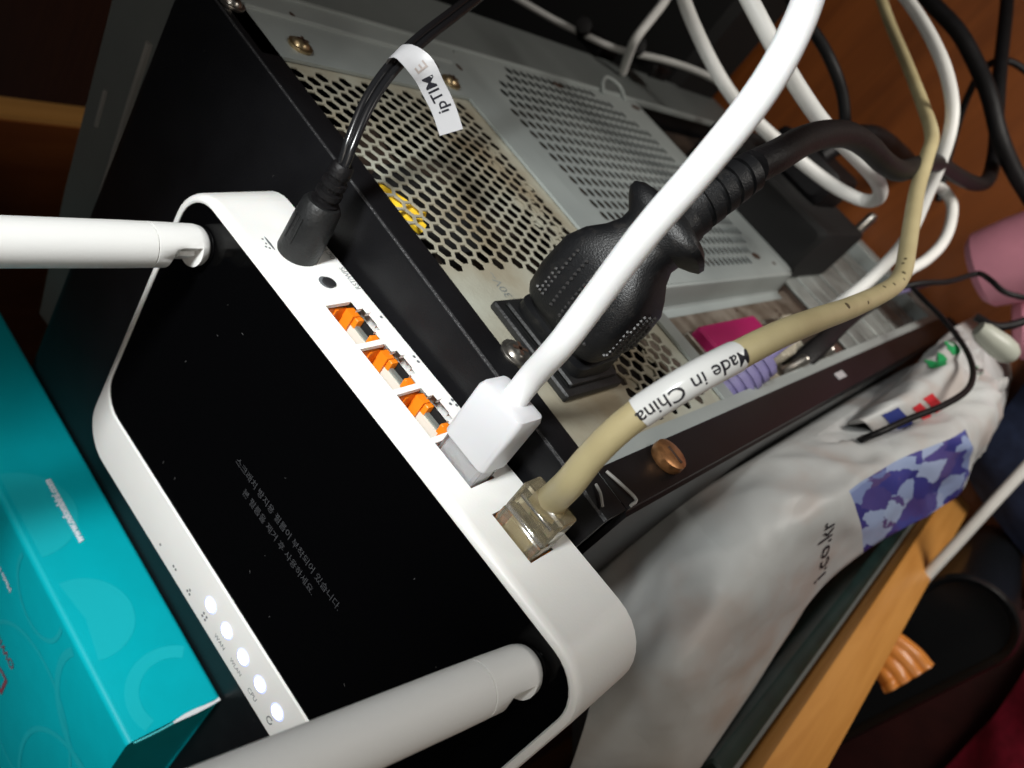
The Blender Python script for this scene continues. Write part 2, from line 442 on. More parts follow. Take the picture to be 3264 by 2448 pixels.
THIN_WHITE_CABLE = [(-34.17,-2.74,-30.1),(-31.83,-2.23,-30.04),(-28.8,-1.54,-30.36),(-26.38,-0.84,-30.46),(-24.56,-0.26,-30.9),(-23.12,0.43,-31.26),(-21.63,1.22,-31.72),(-20.03,1.89,-32.13),(-18.42,2.33,-32.39),(-16.57,2.35,-32.45),(-14.39,2.04,-33.04)]
SHORT_WHITE_CABLE = [(-24.18,4.93,-31.38),(-23.23,3.7,-30.27),(-22.61,2.67,-29.17),(-22.29,1.59,-28.57),(-22.46,0.74,-29.2),(-22.78,-0.72,-30.62)]
SIDE_LOOP_CABLE = [(-5.68,5.91,-31.3),(-5.49,6.17,-32.81),(-4.58,5.98,-33.01),(-3.72,5.28,-32.23),(-3.19,4.5,-31.27),(-2.99,3.65,-30.15),(-3.02,3.02,-29.08),(-2.96,2.18,-27.91)]
POWER_CORD = [(-4.4,5.9,-4.6),(-4.53,6.28,-5.77),(-4.86,6.64,-7.53),(-5.08,6.93,-9.53),(-5.14,7.08,-11.5),(-4.96,7.02,-13.42),(-4.67,6.84,-15.29),(-4.51,6.82,-17.23),(-4.74,7.07,-19.82),(-5.04,7.33,-23.67),(-4.83,7.27,-28.75),(-4.52,7.36,-32.7),(-4.64,7.78,-35.46),(-5.72,8.88,-37.06),(-7.39,10.21,-38.59),(-9.6,12.09,-40.3),(-11.6,13.87,-42.02),(-13.45,15.44,-43.65)]
BLACK_CABLE = [(-15.83,12.25,-36.85),(-13.84,11.91,-36.1),(-11.46,11.71,-35.58),(-9.47,11.17,-35.32),(-7.59,10.46,-34.91),(-5.87,9.53,-34.92),(-4.19,8.82,-35.69),(-2.46,8.34,-36.64)]
THIN_BLACK_CABLE = [(-6.08,5.12,-39.44),(-7.89,7.36,-40.28),(-9.47,9.7,-40.64),(-10.16,11.48,-40.95),(-9.66,12.46,-41.79),(-8.29,12.71,-42.46)]
DARK_CABLE = [(-15.65,8.44,-24.28),(-14.26,7.87,-24.41),(-13.04,7.73,-24.77),(-11.68,7.34,-25.01),(-10.5,6.7,-25.64),(-9.49,5.84,-26.07),(-8.97,5.13,-27.05)]
THIN_CORD = [(-3.48,-0.49,-25.93),(-2.95,1.11,-25.31),(-2.51,2.23,-24.96),(-2.03,3.28,-25.85),(-1.38,3.98,-27.81),(-1.09,4.6,-29.59),(-0.86,4.93,-29.91),(-0.26,5.14,-29.0),(0.46,5.21,-28.69),(1.15,5.53,-29.15),(1.85,5.93,-30.31)]
EARPHONE_CORD = [(-2.61,2.41,-30.09),(-1.88,2.42,-29.73),(-0.37,2.63,-28.54),(1.01,2.81,-26.65),(1.96,2.9,-24.54),(2.51,2.8,-22.78),(2.72,2.53,-21.17),(2.57,2.0,-19.12),(2.23,1.34,-17.29),(1.99,0.74,-15.79),(1.82,0.06,-15.78),(1.72,-1.26,-17.88),(1.74,-2.94,-21.8)]
PINK_LOOP_CORD = [(0.44,2.91,-34.07),(1.38,3.23,-34.0),(1.87,3.82,-34.58),(2.21,4.71,-35.3)]
BAG = [[(0.11,-10.02,-9.0),(1.84,-8.22,-7.0),(3.24,-8.75,-6.0),(4.78,-11.57,-6.0)],[(0.11,-6.85,-8.5),(2.01,-5.61,-7.0),(3.82,-5.4,-6.0),(7.15,-10.28,-8.0)],[(0.01,-3.89,-9.0),(1.98,-3.0,-7.5),(3.78,-3.63,-7.5),(6.24,-7.22,-9.5)],[(0.25,-1.64,-11.0),(1.86,-1.32,-9.5),(3.18,-1.76,-9.5),(4.93,-3.83,-12.0)],[(0.63,-0.92,-14.0),(2.13,-0.33,-12.5),(3.16,-0.47,-12.5),(4.89,-2.56,-15.5)],[(1.15,-0.79,-18.0),(2.38,0.19,-16.5),(3.49,0.17,-16.5),(5.53,-1.82,-20.0)],[(1.89,-0.41,-23.0),(3.05,0.96,-21.5),(4.24,0.96,-21.5),(6.12,-1.44,-25.0)],[(2.19,0.73,-27.0),(3.15,1.8,-26.5),(4.35,1.73,-26.5),(5.7,-0.76,-30.0)],[(2.12,1.43,-31.0),(3.0,2.02,-31.5),(4.05,1.84,-32.0),(5.15,0.39,-34.0)]]
BAG2 = [[(0.96,-1.92,-19.0),(1.23,-0.1,-17.5),(2.19,-0.51,-19.0)],[(0.95,-0.63,-21.0),(1.45,0.89,-19.5),(2.64,0.68,-21.0)],[(0.83,0.42,-24.0),(1.47,1.81,-22.5),(2.82,1.57,-24.0)],[(0.5,1.47,-28.0),(1.38,2.6,-26.0),(2.74,2.08,-28.0)],[(0.3,1.53,-34.0),(1.17,2.44,-32.0),(2.3,2.08,-34.0)]]
SCRATCH = [(9.37,-12.06,-29.83),(10.6,-11.34,-29.51),(11.37,-10.85,-29.36),(12.19,-10.65,-29.3),(12.8,-10.68,-29.25)]
PALE_CABLE = [(10.94,-14.78,-29.84),(10.58,-12.15,-30.84),(10.19,-10.08,-31.46),(9.52,-7.63,-32.22),(8.96,-5.15,-33.06),(8.43,-2.91,-33.73),(7.83,-0.14,-34.74)]
# ---------------------------------------------------------------- the setting
mb = MB(); mb.quad((-140, -140, -47), (120, -140, -47), (120, 120, -47), (-140, 120, -47))
tag(mb.build('floor', 'floor_wood'), kind='structure')

# desk side panels
desk = tag(empty('desk', (9.4, -30, -47)), 'orange brown wooden desk, upright side panels flanking the computer tower', 'desk')
mb = MB(); mb.box(7.95, 9.75, -70, -7.4, -46.9, 6, 0.12); mb.build('side_panel', 'desk_wood', desk)
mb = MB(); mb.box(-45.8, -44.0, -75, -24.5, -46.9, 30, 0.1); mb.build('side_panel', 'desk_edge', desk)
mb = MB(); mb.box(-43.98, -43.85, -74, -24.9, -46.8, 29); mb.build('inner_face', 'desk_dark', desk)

mb = MB(); mb.box(-75, -24.0, -23.5, 14, -46.9, -40, 0.6)  # added black block so the floor behind the tower reads dark
tag(mb.build('storage_box', 'dark_void'), 'low flat black box on the dark floor behind the tower', 'box')

# ---------------------------------------------------------------- computer case
case = tag(empty('computer_case', (-9.2, -22, -47)), 'black tower computer seen from behind, grey perforated rear under the white router', 'computer')
X0, X1, YF, ZB = -18.5, 0.0, -46.0, -46.0
# top cover: sheet with a rounded rear edge, flange folded down on the rear
mb = MB()
prof = [(-46, 0.0), (-0.16, 0.0), (-0.08, -0.02), (-0.02, -0.08), (0.0, -0.16), (0.0, -0.86), (-0.12, -0.86), (-0.12, -0.2), (-46, -0.2)]
mb.loft([[(x, y, z) for y, z in prof] for x in (X0, X1 - 0.02)], True, True)
mb.build('top_cover', 'case_black', case, smooth=25)
mb = MB(); mb.tube([(X0 + 0.1, -0.045, -0.035), (-9, -0.045, -0.035), (X1 - 0.2, -0.045, -0.035)], 0.03, 8, step=30)  # paler bead along the fold, its highlight put in as colour
mb.build('folded_edge', 'case_edge', case)
# side panels
mb = MB()
prof = [(0.0, 0.0), (0.02, -0.10), (0.10, -0.16), (0.16, -46), (-0.05, -46), (-0.05, -0.14), (-1.1, -0.13), (-1.1, 0.0)]
mb.loft([[(x, y, z) for x, y in prof] for z in (-45.5, -0.9)], True, True)
mb.build('side_panel', 'case_black', case, smooth=25)
mb = MB(); mb.box(-18.75, -18.5, -46, -0.25, -45.5, -0.05); mb.build('side_panel', 'case_black', case)
mb = MB(); mb.box(X0 + .1, -.1, -46, -45.5, -45.5, -0.3); mb.build('front_panel', 'case_black', case)
mb = MB(); mb.box(X0 + .1, -.1, -45.4, -0.5, -46, -45.6); mb.build('bottom_panel', 'case_black', case)
# dark inside
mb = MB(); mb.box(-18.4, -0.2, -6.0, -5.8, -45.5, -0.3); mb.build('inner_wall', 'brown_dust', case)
# rear chassis panel: frame round the openings (power supply, sockets, slots)
PX0, PX1, PZ0, PZ1 = -15.0, -1.5, -8.85, -0.3
mb = MB()
def plate(x0, x1, z0, z1, y=0.0, t=0.1): mb.box(x0, x1, y - t, y, z0, z1)
plate(-18.2, PX0, -10.2, -0.25)
plate(PX1, -0.2, -45.5, -0.25, -0.02)
plate(PX0, -5.85, -10.2, PZ0)
plate(-5.85, PX1, -9.55, PZ0)
mb.build('rear_panel', 'chassis', case)
# panel with the round fan vent; its side turns in to the sunken socket area
fan = empty('fan_panel', (-12, 0, -25)); fan.parent = case; fan.location = PW(case).inverted() @ W((-12, 0, -25))
mb = MB()
px_, pz_ = 0.60, 0.50
fx0, fx1, fz0, fz1, fy = -18.2, -5.85, -25.0, -10.2, 0.0
gx0 = -18.0; cols = 20; gx1 = gx0 + cols * px_; gz1 = -10.45; rows = 28; gz0 = gz1 - rows * pz_
ccx, ccz = -12.15, -17.1
for i in range(cols):
    for j in range(rows):
        cx = gx0 + (i + .5) * px_; cz = gz0 + (j + .5) * pz_; h = px_ / 2; g = pz_ / 2
        d = max(abs(cx - ccx) * 0.99, abs(cz - ccz) * 0.96, math.hypot(cx - ccx, cz - ccz) * 0.87)
        sq = [(cx + h, cz), (cx + h, cz + g), (cx, cz + g), (cx - h, cz + g), (cx - h, cz), (cx - h, cz - g), (cx, cz - g), (cx + h, cz - g)]
        if d < 5.75:
            ho = [(cx + 0.25 * math.cos(math.radians(45 * k)), cz + 0.205 * math.sin(math.radians(45 * k))) for k in range(8)]
            for k in range(8):
                l = (k + 1) % 8
                mb.quad((sq[k][0], fy, sq[k][1]), (sq[l][0], fy, sq[l][1]), (ho[l][0], fy, ho[l][1]), (ho[k][0], fy, ho[k][1]))
                mb.quad((ho[k][0], fy, ho[k][1]), (ho[l][0], fy, ho[l][1]), (ho[l][0], fy - .03, ho[l][1]), (ho[k][0], fy - .03, ho[k][1]))
        else:
            mb.poly([(x, fy, z) for x, z in sq])
def flat(x0, x1, z0, z1): mb.quad((x0, fy, z0), (x1, fy, z0), (x1, fy, z1), (x0, fy, z1))
flat(fx0, gx0, fz0, fz1); flat(gx1, fx1 - 0.12, fz0 + 0.5, fz1); flat(gx0, gx1, gz1, fz1); flat(gx0, gx1, fz0, gz0)
mb.poly([(gx1, fy, fz0 + 0.5), (gx1, fy, fz0), (fx1 - 0.62, fy, fz0), (fx1 - 0.3, fy, fz0 + 0.15), (fx1 - 0.12, fy, fz0 + 0.5)])
# rolled side wall and lower wall
wall = [(fx1 - 0.12, 0.0), (fx1 - 0.03, -0.03), (fx1, -0.12), (fx1 + 0.06, -1.0), (fx1 + 0.14, -1.09), (fx1 + 0.5, -1.1)]
mb.loft([[(x, y, z) for x, y in wall] for z in (fz0 + 0.5, fz1 + 0.6)], closed=False)
mb.loft([[(x, y, z) for x, y in ((fx0, 0.0), (fx0, -1.1))] for z in (fz0, fz0 + 0.01)], closed=False)
mb.quad((fx0, 0, fz0), (fx1 - 0.62, 0, fz0), (fx1 - 0.55, -1.1, fz0), (fx0, -1.1, fz0))
mb.loft([[(fx1 - 0.62, 0, fz0), (fx1 - 0.3, 0, fz0 + .15), (fx1 - 0.12, 0, fz0 + 0.5)], [(fx1 - 0.55, -1.1, fz0), (fx1 - 0.2, -1.1, fz0 + .12), (fx1 + .06, -1.1, fz0 + 0.5)]], closed=False)
mb.build('vent_plate', 'chassis', fan, smooth=30)
for x, z, w, h in ((-7.1, -22.0, 0.75, 0.42), (-6.6, -23.4, 0.3, 0.2), (-17.5, -24.3, 0.8, 0.4), (-17.6, -17.2, 0.7, 0.4)):
    mb = MB(); mb.lathe((x, fy, z), (0, 1, 0), [(0, h / 2), (0.014, h / 2)], 12, sx=w / h, ref=(0, 0, 1)); mb.build('slot', 'dark_slot', fan)
mb = MB(); mb.box(fx0 + .3, fx1 - .3, -1.6, -1.5, fz0 + .3, fz1 - .1); mb.build('dust_filter', 'brown_dust', fan)  # dark brown sheet behind the vent holes
mb = MB(); mb.tube([(-17.9, 0.02, -21.5), (-18.5, 0.3, -21.8), (-18.95, 0.4, -22.7), (-18.6, 0.3, -23.6), (-17.9, 0.02, -23.7)], 0.10, 8); mb.build('lock_loop', 'chassis', case)
# far edge rib and small slots of the chassis
mb = MB(); mb.tube([(-17.2, -0.02, -0.9), (-17.1, 0.0, -5), (-17.1, -0.02, -9.6)], 0.10, 8); mb.build('rib', 'chassis', case)
mb = MB(); mb.box(-18.4, -18.2, -0.24, 0.06, -45, -0.9, 0.04); mb.build('edge_fold', 'chassis', case)
for x, z, w, h in ((-17.4, -2.7, 0.28, 0.16), (-17.0, -7.2, 0.36, 0.2), (-16.7, -8.4, 0.5, 0.22), (-16.9, -9.9, 0.4, 0.22)):
    mb = MB(); mb.lathe((x, 0.0, z), (0, 1, 0), [(0, w / 2), (0.012, w / 2)], 12, sx=h / w); mb.build('slot', 'dark_slot', case)

# power supply: honeycomb face seen through its opening
psu = empty('power_supply', (-8.4, -0.2, -8.9)); psu.parent = case
psu.location = PW(case).inverted() @ W((-8.4, -0.2, -8.9))
mb = MB()
pitch = 0.50; rowh = pitch * 0.866
Ro = pitch / math.sqrt(3); Ri = Ro * 0.83
yf, yb = -0.13, -0.17
random.seed(4)
nz = int(8.9 / rowh) + 1; nx = int(14.2 / pitch) + 1
for j in range(nz):
    for i in range(nx):
        cx = PX0 - 0.1 + i * pitch + (pitch / 2 if j % 2 else 0); cz = -0.35 - j * rowh
        hex_o = [(cx + Ro * math.cos(math.radians(90 + 60 * k)), cz + Ro * math.sin(math.radians(90 + 60 * k))) for k in range(6)]
        hole = (-14.85 < cx < -7.1 and cz > -8.45) or (-7.1 <= cx < -1.7 and -8.4 < cz < -4.35)
        if not hole:
            mb.poly([(x, yf, z) for x, z in hex_o])
        else:
            hi = [(cx + Ri * math.cos(math.radians(90 + 60 * k)), cz + Ri * math.sin(math.radians(90 + 60 * k))) for k in range(6)]
            for k in range(6):
                l = (k + 1) % 6
                mb.quad((hex_o[k][0], yf, hex_o[k][1]), (hex_o[l][0], yf, hex_o[l][1]), (hi[l][0], yf, hi[l][1]), (hi[k][0], yf, hi[k][1]))
                mb.quad((hi[k][0], yf, hi[k][1]), (hi[l][0], yf, hi[l][1]), (hi[l][0], yb, hi[l][1]), (hi[k][0], yb, hi[k][1]))
mb.build('honeycomb_face', 'psu_steel', psu, smooth=0)
# what shows behind the honeycomb: fan, wires and blocked cells
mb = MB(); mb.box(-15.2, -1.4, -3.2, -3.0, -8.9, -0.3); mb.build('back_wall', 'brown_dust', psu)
mb = MB()
mb.lathe((-11.0, -2.2, -4.6), (0, 1, 0), [(0, 0.3), (0.02, 1.9), (0.7, 1.9), (0.8, 1.6)], 24); mb.build('fan_hub', 'dark_void', psu)
for k in range(7):
    an = math.radians(20 + k * 51.4)
    mb = MB(); cs, sn = math.cos(an), math.sin(an)
    mb.loft([[(-11.0 + cs * r - sn * w, -1.9 + o_, -4.6 + sn * r + cs * w) for w, o_ in ((-0.9 * r / 4, -0.35), (0.0, 0.05), (0.9 * r / 4, 0.35))] for r in (1.9, 3.0, 3.9)], closed=False)
    mb.build('fan_blade', 'brown_dust', psu)
for q in ([(-10.7, -0.40, -1.0), (-10.0, -0.38, -1.6), (-9.4, -0.45, -2.3)], [(-10.4, -0.42, -0.8), (-9.6, -0.36, -1.4), (-9.0, -0.5, -2.0)]):
    mb = MB(); mb.tube(q, 0.17, 8); mb.build('wire', 'yellow_wire', psu)
for x, z in ((-9.6, -7.6), (-9.1, -7.1), (-8.7, -7.8), (-10.2, -7.9), (-8.2, -7.2), (-12.4, -8.0), (-11.6, -7.5), (-3.2, -6.5), (-2.7, -7.4), (-4.1, -5.7), (-3.6, -7.1), (-2.3, -6.0), (-9.9, -6.9), (-10.8, -8.2), (-3.0, -5.2), (-4.4, -7.6)):
    mb = MB(); mb.lathe((x, -0.22, z), (0, 1, 0), [(0, 0.27), (0.02, 0.27)], 6); mb.build('backing_plate', 'psu_steel', psu)
vs, fs = text_shape('230V~', 0.42)
mb = MB(); mb.add([(-6.5 - x, yf + 0.008, -2.75 + y) for x, y in vs], fs); mb.build('stamped_rating', 'slot_steel', psu, smooth=0)
# power inlet
mb = MB(); mb.box(-5.95, -2.9, -0.13, 0.10, -4.25, -1.65, 0.05); mb.build('power_inlet', 'black_plastic', psu)
mb = MB(); mb.box(-5.75, -3.1, 0.09, 0.26, -4.05, -1.85, 0.05); mb.build('inlet_rim', 'black_plastic', psu)

# sunken socket area with its ports
io = empty('io_shield', (-3.1, -1.2, -25)); io.parent = case; io.location = PW(case).inverted() @ W((-3.1, -1.2, -25))
mb = MB(); mb.box(-5.8, -1.2, -1.25, -1.12, -25.6, -9.3); mb.build('shield_plate', 'io_steel', io)
mb = MB(); mb.box(-1.5, -1.4, -1.2, -0.05, -45.4, -9.3); mb.build('inner_flange', 'chassis', io)
mb = MB(); mb.box(-4.35, -3.15, -1.12, -0.35, -17.3, -12.05, 0.1); mb.build('parallel_port', 'magenta', io)
mb = MB(); mb.box(-4.45, -3.05, -1.12, -0.75, -17.5, -11.9, 0.04); mb.build('port_frame', 'chrome', io)
for k, (x, z) in enumerate(((-2.0, -15.6), (-1.95, -17.6), (-2.0, -19.4), (-3.9, -19.6), (-3.9, -22.0), (-2.1, -24.2))):
    mb = MB(); mb.box(x - 0.35, x + 0.35, -1.12, -0.75, z - 0.6, z + 0.6, 0.04); mb.build('port', 'chrome' if k % 2 else 'dusty_beige', io)
for k in range(14):
    x = -5.4 + random.random() * 3.7; z = -24 + random.random() * 14
    mb = MB(); mb.lathe((x, -1.12, z), (0, 1, 0), [(0, 0.10), (0.015, 0.10)], 6); mb.build('vent_hole', 'dark_slot', io)
# expansion slot covers
mb = MB(); mb.box(-18.2, -1.2, -1.35, -1.25, -45.4, -25.7); mb.build('slot_frame', 'brown_dust', case)
for k in range(8):
    z1 = -27.0 - k * 2.05
    mb = MB(); mb.box(-13.4, -1.6, -1.24, -1.1 + 0.04 * (k % 2), z1 - 1.85, z1, 0.04)
    mb.build('slot_cover', 'slot_steel', case)
mb = MB(); mb.box(-18.1, -1.2, -1.24, -0.3, -45.4, -43.6, 0.05); mb.build('lower_rail', 'chassis', case)
# screws
def screw(p, mat, r=0.42, rot=0.3, slot=True, parent=case):
    mb = MB()
    mb.lathe(p, (0, 1, 0), [(0, r * 0.95), (0.07, r), (0.09, r * 0.98), (0.10, r * 0.72), (0.17, r * 0.62), (0.22, r * 0.42), (0.235, 0.05)], 12)
    o = mb.build('screw', mat, parent)
    mb = MB(); c, s = math.cos(rot), math.sin(rot)
    for a, b in ((1, 0), (0, 1)):
        l, w = r * 0.5, r * 0.11
        vx, vz = (c * a - s * b), (s * a + c * b)
        pts = [(p[0] + vx * l * i - vz * w * j, p[1] + 0.245, p[2] + vz * l * i + vx * w * j) for i, j in ((-1, -1), (1, -1), (1, 1), (-1, 1))]
        mb.poly(pts)
    mb.build('cross_slot', 'dark_slot', o)
screw((-15.7, 0.0, -1.91), 'brass', 0.38)
screw((-15.66, 0.0, -8.35), 'brass', 0.38, 0.7)
screw((-4.38, -0.02, -1.1), 'chrome', 0.43, 0.5)
screw((-2.28, -0.05, -6.75), 'brass', 0.38, 0.2)
screw((-17.04, 0.0, -0.45), 'chrome', 0.36, 0.2)
mb = MB(); mb.lathe((-0.62, 0.0, -3.57), (0, 1, 0), [(0, 0.43), (0.12, 0.47), (0.26, 0.45), (0.30, 0.36), (0.31, 0.05)], 20); sc = mb.build('thumb_screw', 'copper', case)
mb = MB(); mb.box(-0.80, -0.3, 0.305, 0.325, -3.61, -3.53); mb.build('slot', 'dark_slot', sc)
mb = MB(); mb.tube([(-0.78, 0.06, -0.42), (-0.55, 0.09, -0.30), (-0.30, 0.06, -0.12)], 0.035, 6); mb.build('latch_edge', 'device_light', case)
mb = MB(); mb.tube([(-0.95, 0.05, -1.08), (-0.5, 0.07, -1.22), (-0.10, 0.05, -1.34), (-0.04, 0.03, -1.05)], 0.04, 6); mb.build('latch_edge', 'device_light', case)
mb = MB(); mb.box(-0.75, -0.45, 0.0, 0.02, -19.8, -18.7); mb.build('sticker', 'tag_white', case)
mb = MB(); mb.box(-0.9, -0.1, -0.06, 0.05, -46.9, -45.9); mb.build('foot', 'rubber', case)

random.seed(33)
mb = MB()
for k in range(34):
    x, y = -18 + random.random() * 17.8, -15.5 + random.random() * 15.3; l = 0.012 + 0.03 * random.random() ** 2; w_ = 0.008; t_ = random.random() * 6.3
    ca, sa = math.cos(t_), math.sin(t_)
    mb.poly([(x + ca * l * i - sa * w_ * j, y + sa * l * i + ca * w_ * j, 0.006) for i, j in ((-1, -1), (1, -1), (1, 1), (-1, 1))])
tag(mb.build('lint', 'dust', case, smooth=0), kind='stuff')

# ---------------------------------------------------------------- router
RL, RD, RH, RT, RB = 14.88, 7.65, 2.20, 5.29, 0.245
router = tag(empty('wireless_router', (-12.2903, -1.9636, 0.2354)), 'white wireless router with black top, two antennas and lit status lights', 'router')
ZR = 0.0
RQ = Matrix(((0.9971487, -0.0752971, 0.0049848), (0.0751380, 0.9968138, 0.0267694), (-0.0069846, -0.0263185, 0.9996292)))   # it leans a little, lifted by its leads
router.rotation_euler = RQ.to_euler()
def rl(p): return (p[0], p[1], p[2] + ZR)          # router coordinates, feet below
RF = -9.36                                          # front edge of the shell
def outl(t, ins, z, k=8):
    """outline of the shell: t = 0 at the base, 1 at the top rim"""
    return [rl(p) for p in rrect(ins, RL - ins, RF + ins, RB * (1 - t) - ins, max(1.15 - ins, 0.2), z, k, rf=max(1.25 - ins, 0.2))]
def plate_outline(ins, z, k=8):
    return [rl(p) for p in rrect(0.19 + ins, RL - 0.19 - ins, -RD + ins, -0.19 - ins, 0.95, z, k, rf=0.85)]
lev = [(0.0, 0.32, 0.0), (0.05, 0.06, 0.09), (0.06, 0.0, 0.16), (0.9, 0.0, RH - 0.2), (0.95, 0.008, RH - 0.11), (0.985, 0.035, RH - 0.04), (1.0, 0.075, RH - 0.008), (1.0, 0.11, RH)]
rings = [outl(t, i, z) for t, i, z in lev] + [plate_outline(-0.012, RH + 0.004), plate_outline(0.02, RH - 0.02), plate_outline(0.03, RH - 0.09)]
mb = MB(); nring = len(rings[0]); base = 0
for r in rings: mb.v += r
for k in range(len(rings) - 1):
    for i in range(nring):
        j = (i + 1) % nring
        if k == 2 and i == nring - 1: continue       # straight rear wall, built below with its openings
        mb.f.append((k * nring + i, k * nring + j, (k + 1) * nring + j, (k + 1) * nring + i)); mb.mi.append(0)
mb.f.append(tuple(reversed(range(nring)))); mb.mi.append(0)
# rear wall grid with port openings
holes = []
port_x = [4.78 + 1.4 * k for k in range(4)] + [10.92]
PW_, PZ_T, PZ_B = 1.25, 1.47, 0.74
for x in port_x:
    holes += [(x, x + PW_, PZ_B, PZ_T), (x + 0.26, x + PW_ - 0.26, 0.58, PZ_B), (x + 0.42, x + PW_ - 0.42, 0.43, 0.58)]
za, zb_ = 0.16, RH - 0.2
ta, tb_ = 0.06, 0.9
def yw(z): return RB * (1 - (ta + (tb_ - ta) * (z - za) / (zb_ - za)))
xs = sorted({1.15, RL - 1.15} | {h[0] for h in holes} | {h[1] for h in holes}); zs = sorted({za, zb_} | {h[2] for h in holes} | {h[3] for h in holes})
for a, b in zip(xs[:-1], xs[1:]):
    for c, d in zip(zs[:-1], zs[1:]):
        mx, mz = (a + b) / 2, (c + d) / 2
        if any(h[0] < mx < h[1] and h[2] < mz < h[3] for h in holes): continue
        mb.quad(rl((a, yw(c), c)), rl((b, yw(c), c)), rl((b, yw(d), d)), rl((a, yw(d), d)))
# wall thickness around the openings
for (a, b, c, d) in holes:
    for (x0, z0, x1, z1) in ((a, c, b, c), (b, c, b, d), (b, d, a, d), (a, d, a, c)):
        mx, mz = (x0 + x1) / 2, (z0 + z1) / 2
        ex, ez = (0.01, 0) if x0 == x1 else (0, 0.01)
        inside = [any(h[0] < mx + s * ex < h[1] and h[2] < mz + s * ez < h[3] for h in holes) for s in (1, -1)]
        if all(inside): continue
        mb.quad(rl((x0, yw(z0), z0)), rl((x1, yw(z1), z1)), rl((x1, yw(z1) - 0.10, z1)), rl((x0, yw(z0) - 0.10, z0)))
mb.build('shell', 'white_plastic', router, local=True, smooth=28)
mb = MB(); mb.poly(plate_outline(0.015, RH - 0.045))
mb.build('top_plate', 'gloss_black', router, local=True, smooth=0)
for fx_, fy_, g_ in ((1.4, -8.2, 0.44), (13.5, -8.2, 0.36), (1.4, -1.0, 0.25), (12.6, -1.0, 0.17)):
    mb = MB(); mb.lathe((fx_, fy_, 0.06), (0, 0, -1), [(0, 0.5), (g_ + 0.05, 0.48)], 16); mb.build('foot', 'rubber', router, local=True)
# sockets behind the openings
for i, x in enumerate(port_x):
    y0 = 0.0; e = 0.03
    p = empty('ethernet_port', (0, 0, -FLOOR)); p.location = (0, 0, 0); p.parent = router
    a, b, c, d = x - e, x + PW_ + e, PZ_B - e, PZ_T + e
    mb = MB()
    # orange liner: side walls, ceiling, keyed corner blocks
    mb.box(a - 0.03, a + 0.015, -0.75, -0.05, c, d); mb.box(b - 0.015, b + 0.03, -0.75, -0.05, c, d)
    mb.box(a, b, -0.75, -0.05, d - 0.015, d + 0.03)
    mb.box(a, a + 0.30, -0.70, -0.06, 0.50, c + 0.02); mb.box(b - 0.30, b, -0.70, -0.06, 0.50, c + 0.02)
    mb.box(a + 0.26, a + 0.42, -0.60, -0.10, 0.42, c - 0.06, 0.02); mb.box(b - 0.42, b - 0.26, -0.60, -0.10, 0.42, c - 0.06, 0.02)
    mb.box(a + 0.01, a + 0.05, -0.72, -0.08, 0.98, 1.06)
    mb.build('liner', 'orange_jack', p, local=True)
    mb = MB(); mb.box(a + 0.02, b - 0.02, -0.80, -0.52, 0.98, d); mb.build('contact_block', 'jack_beige', p, local=True)
    mb = MB()
    for q in range(8): mb.box(x + 0.2 + q * 0.11, x + 0.25 + q * 0.11, -0.56, -0.46, 0.92, 0.99)
    mb.box(a + 0.02, b - 0.02, -0.80, -0.55, 0.86, 0.97)
    mb.build('contacts', 'jack_metal', p, local=True)
    mb = MB(); mb.box(a + .30, b - .02, -0.78, -0.34, 0.52, 0.66); mb.build('tongue', 'jack_beige', p, local=True)
    mb = MB(); mb.box(a + .30, b - .02, -0.34, -0.27, 0.50, 0.62); mb.build('shield', 'jack_metal', p, local=True)
    mb = MB(); mb.box(a - .01, b + .01, -0.95, -0.82, 0.38, d + .02); mb.box(a + .25, b - .25, -0.82, -0.15, 0.36, 0.41); mb.build('socket_back', 'dark_void', p, local=True)
# button, power jack surround, printed dots
def disc(mbx, x, z, r, lift, n=16, h=0.02):
    mbx.lathe(rl((x, yw(z) + lift, z)), (0, 1, 0), [(0, r), (h, r)], n)
mb = MB(); disc(mb, 4.08, 0.95, 0.21, -0.005, 20, 0.012); o = mb.build('button_recess', 'print_grey', router, local=True)
mb = MB(); mb.lathe(rl((4.11, yw(.93) - 0.0, 0.92)), (0, 1, 0), [(0, 0.17), (0.05, 0.17), (0.06, 0.14)], 20); mb.build('reset_button', 'button_black', router, local=True)
mb = MB(); r_ = 0.045
for k, ds in enumerate(((( 0, 0),), ((-0.08, 0), (0.08, 0)), ((-0.08, -0.06), (0.08, -0.06), (0, 0.07)), ((-.08, -.07), (.08, -.07), (-.08, .07), (.08, .07)))):
    for dx, dz in ds: disc(mb, port_x[k] + 0.62 + dx, 0.26 + dz, r_, 0.0, 8, 0.004)
mb.build('port_dots', 'print_grey', router, local=True)
def rear_txt(s, size, x, z, name='lettering', mat='print_grey'):
    lettering(s, size, lambda u, v: rl((x - u, yw(z + v) + 0.004, z + v)), name, mat, router, local=True)
rear_txt('RST/WPS', 0.20, 4.05, 0.24)
rear_txt('DC 9V', 0.18, 3.1, 0.25)
mb = MB(); disc(mb, 2.72, 1.78, 0.03, 0, 8, .004); 
for dx in (-.16, 0, .16): mb.lathe(rl((2.62 + dx, yw(1.66) , 1.72)), (0, 1, 0), [(0, .03), (.004, .03)], 6)
mb.lathe(rl((2.62, yw(1.62), 1.62)), (0, 1, 0), [(0, .035), (.004, .035)], 8, sx=7, ref=(1, 0, 0)); mb.build('polarity_mark', 'print_grey', router, local=True)
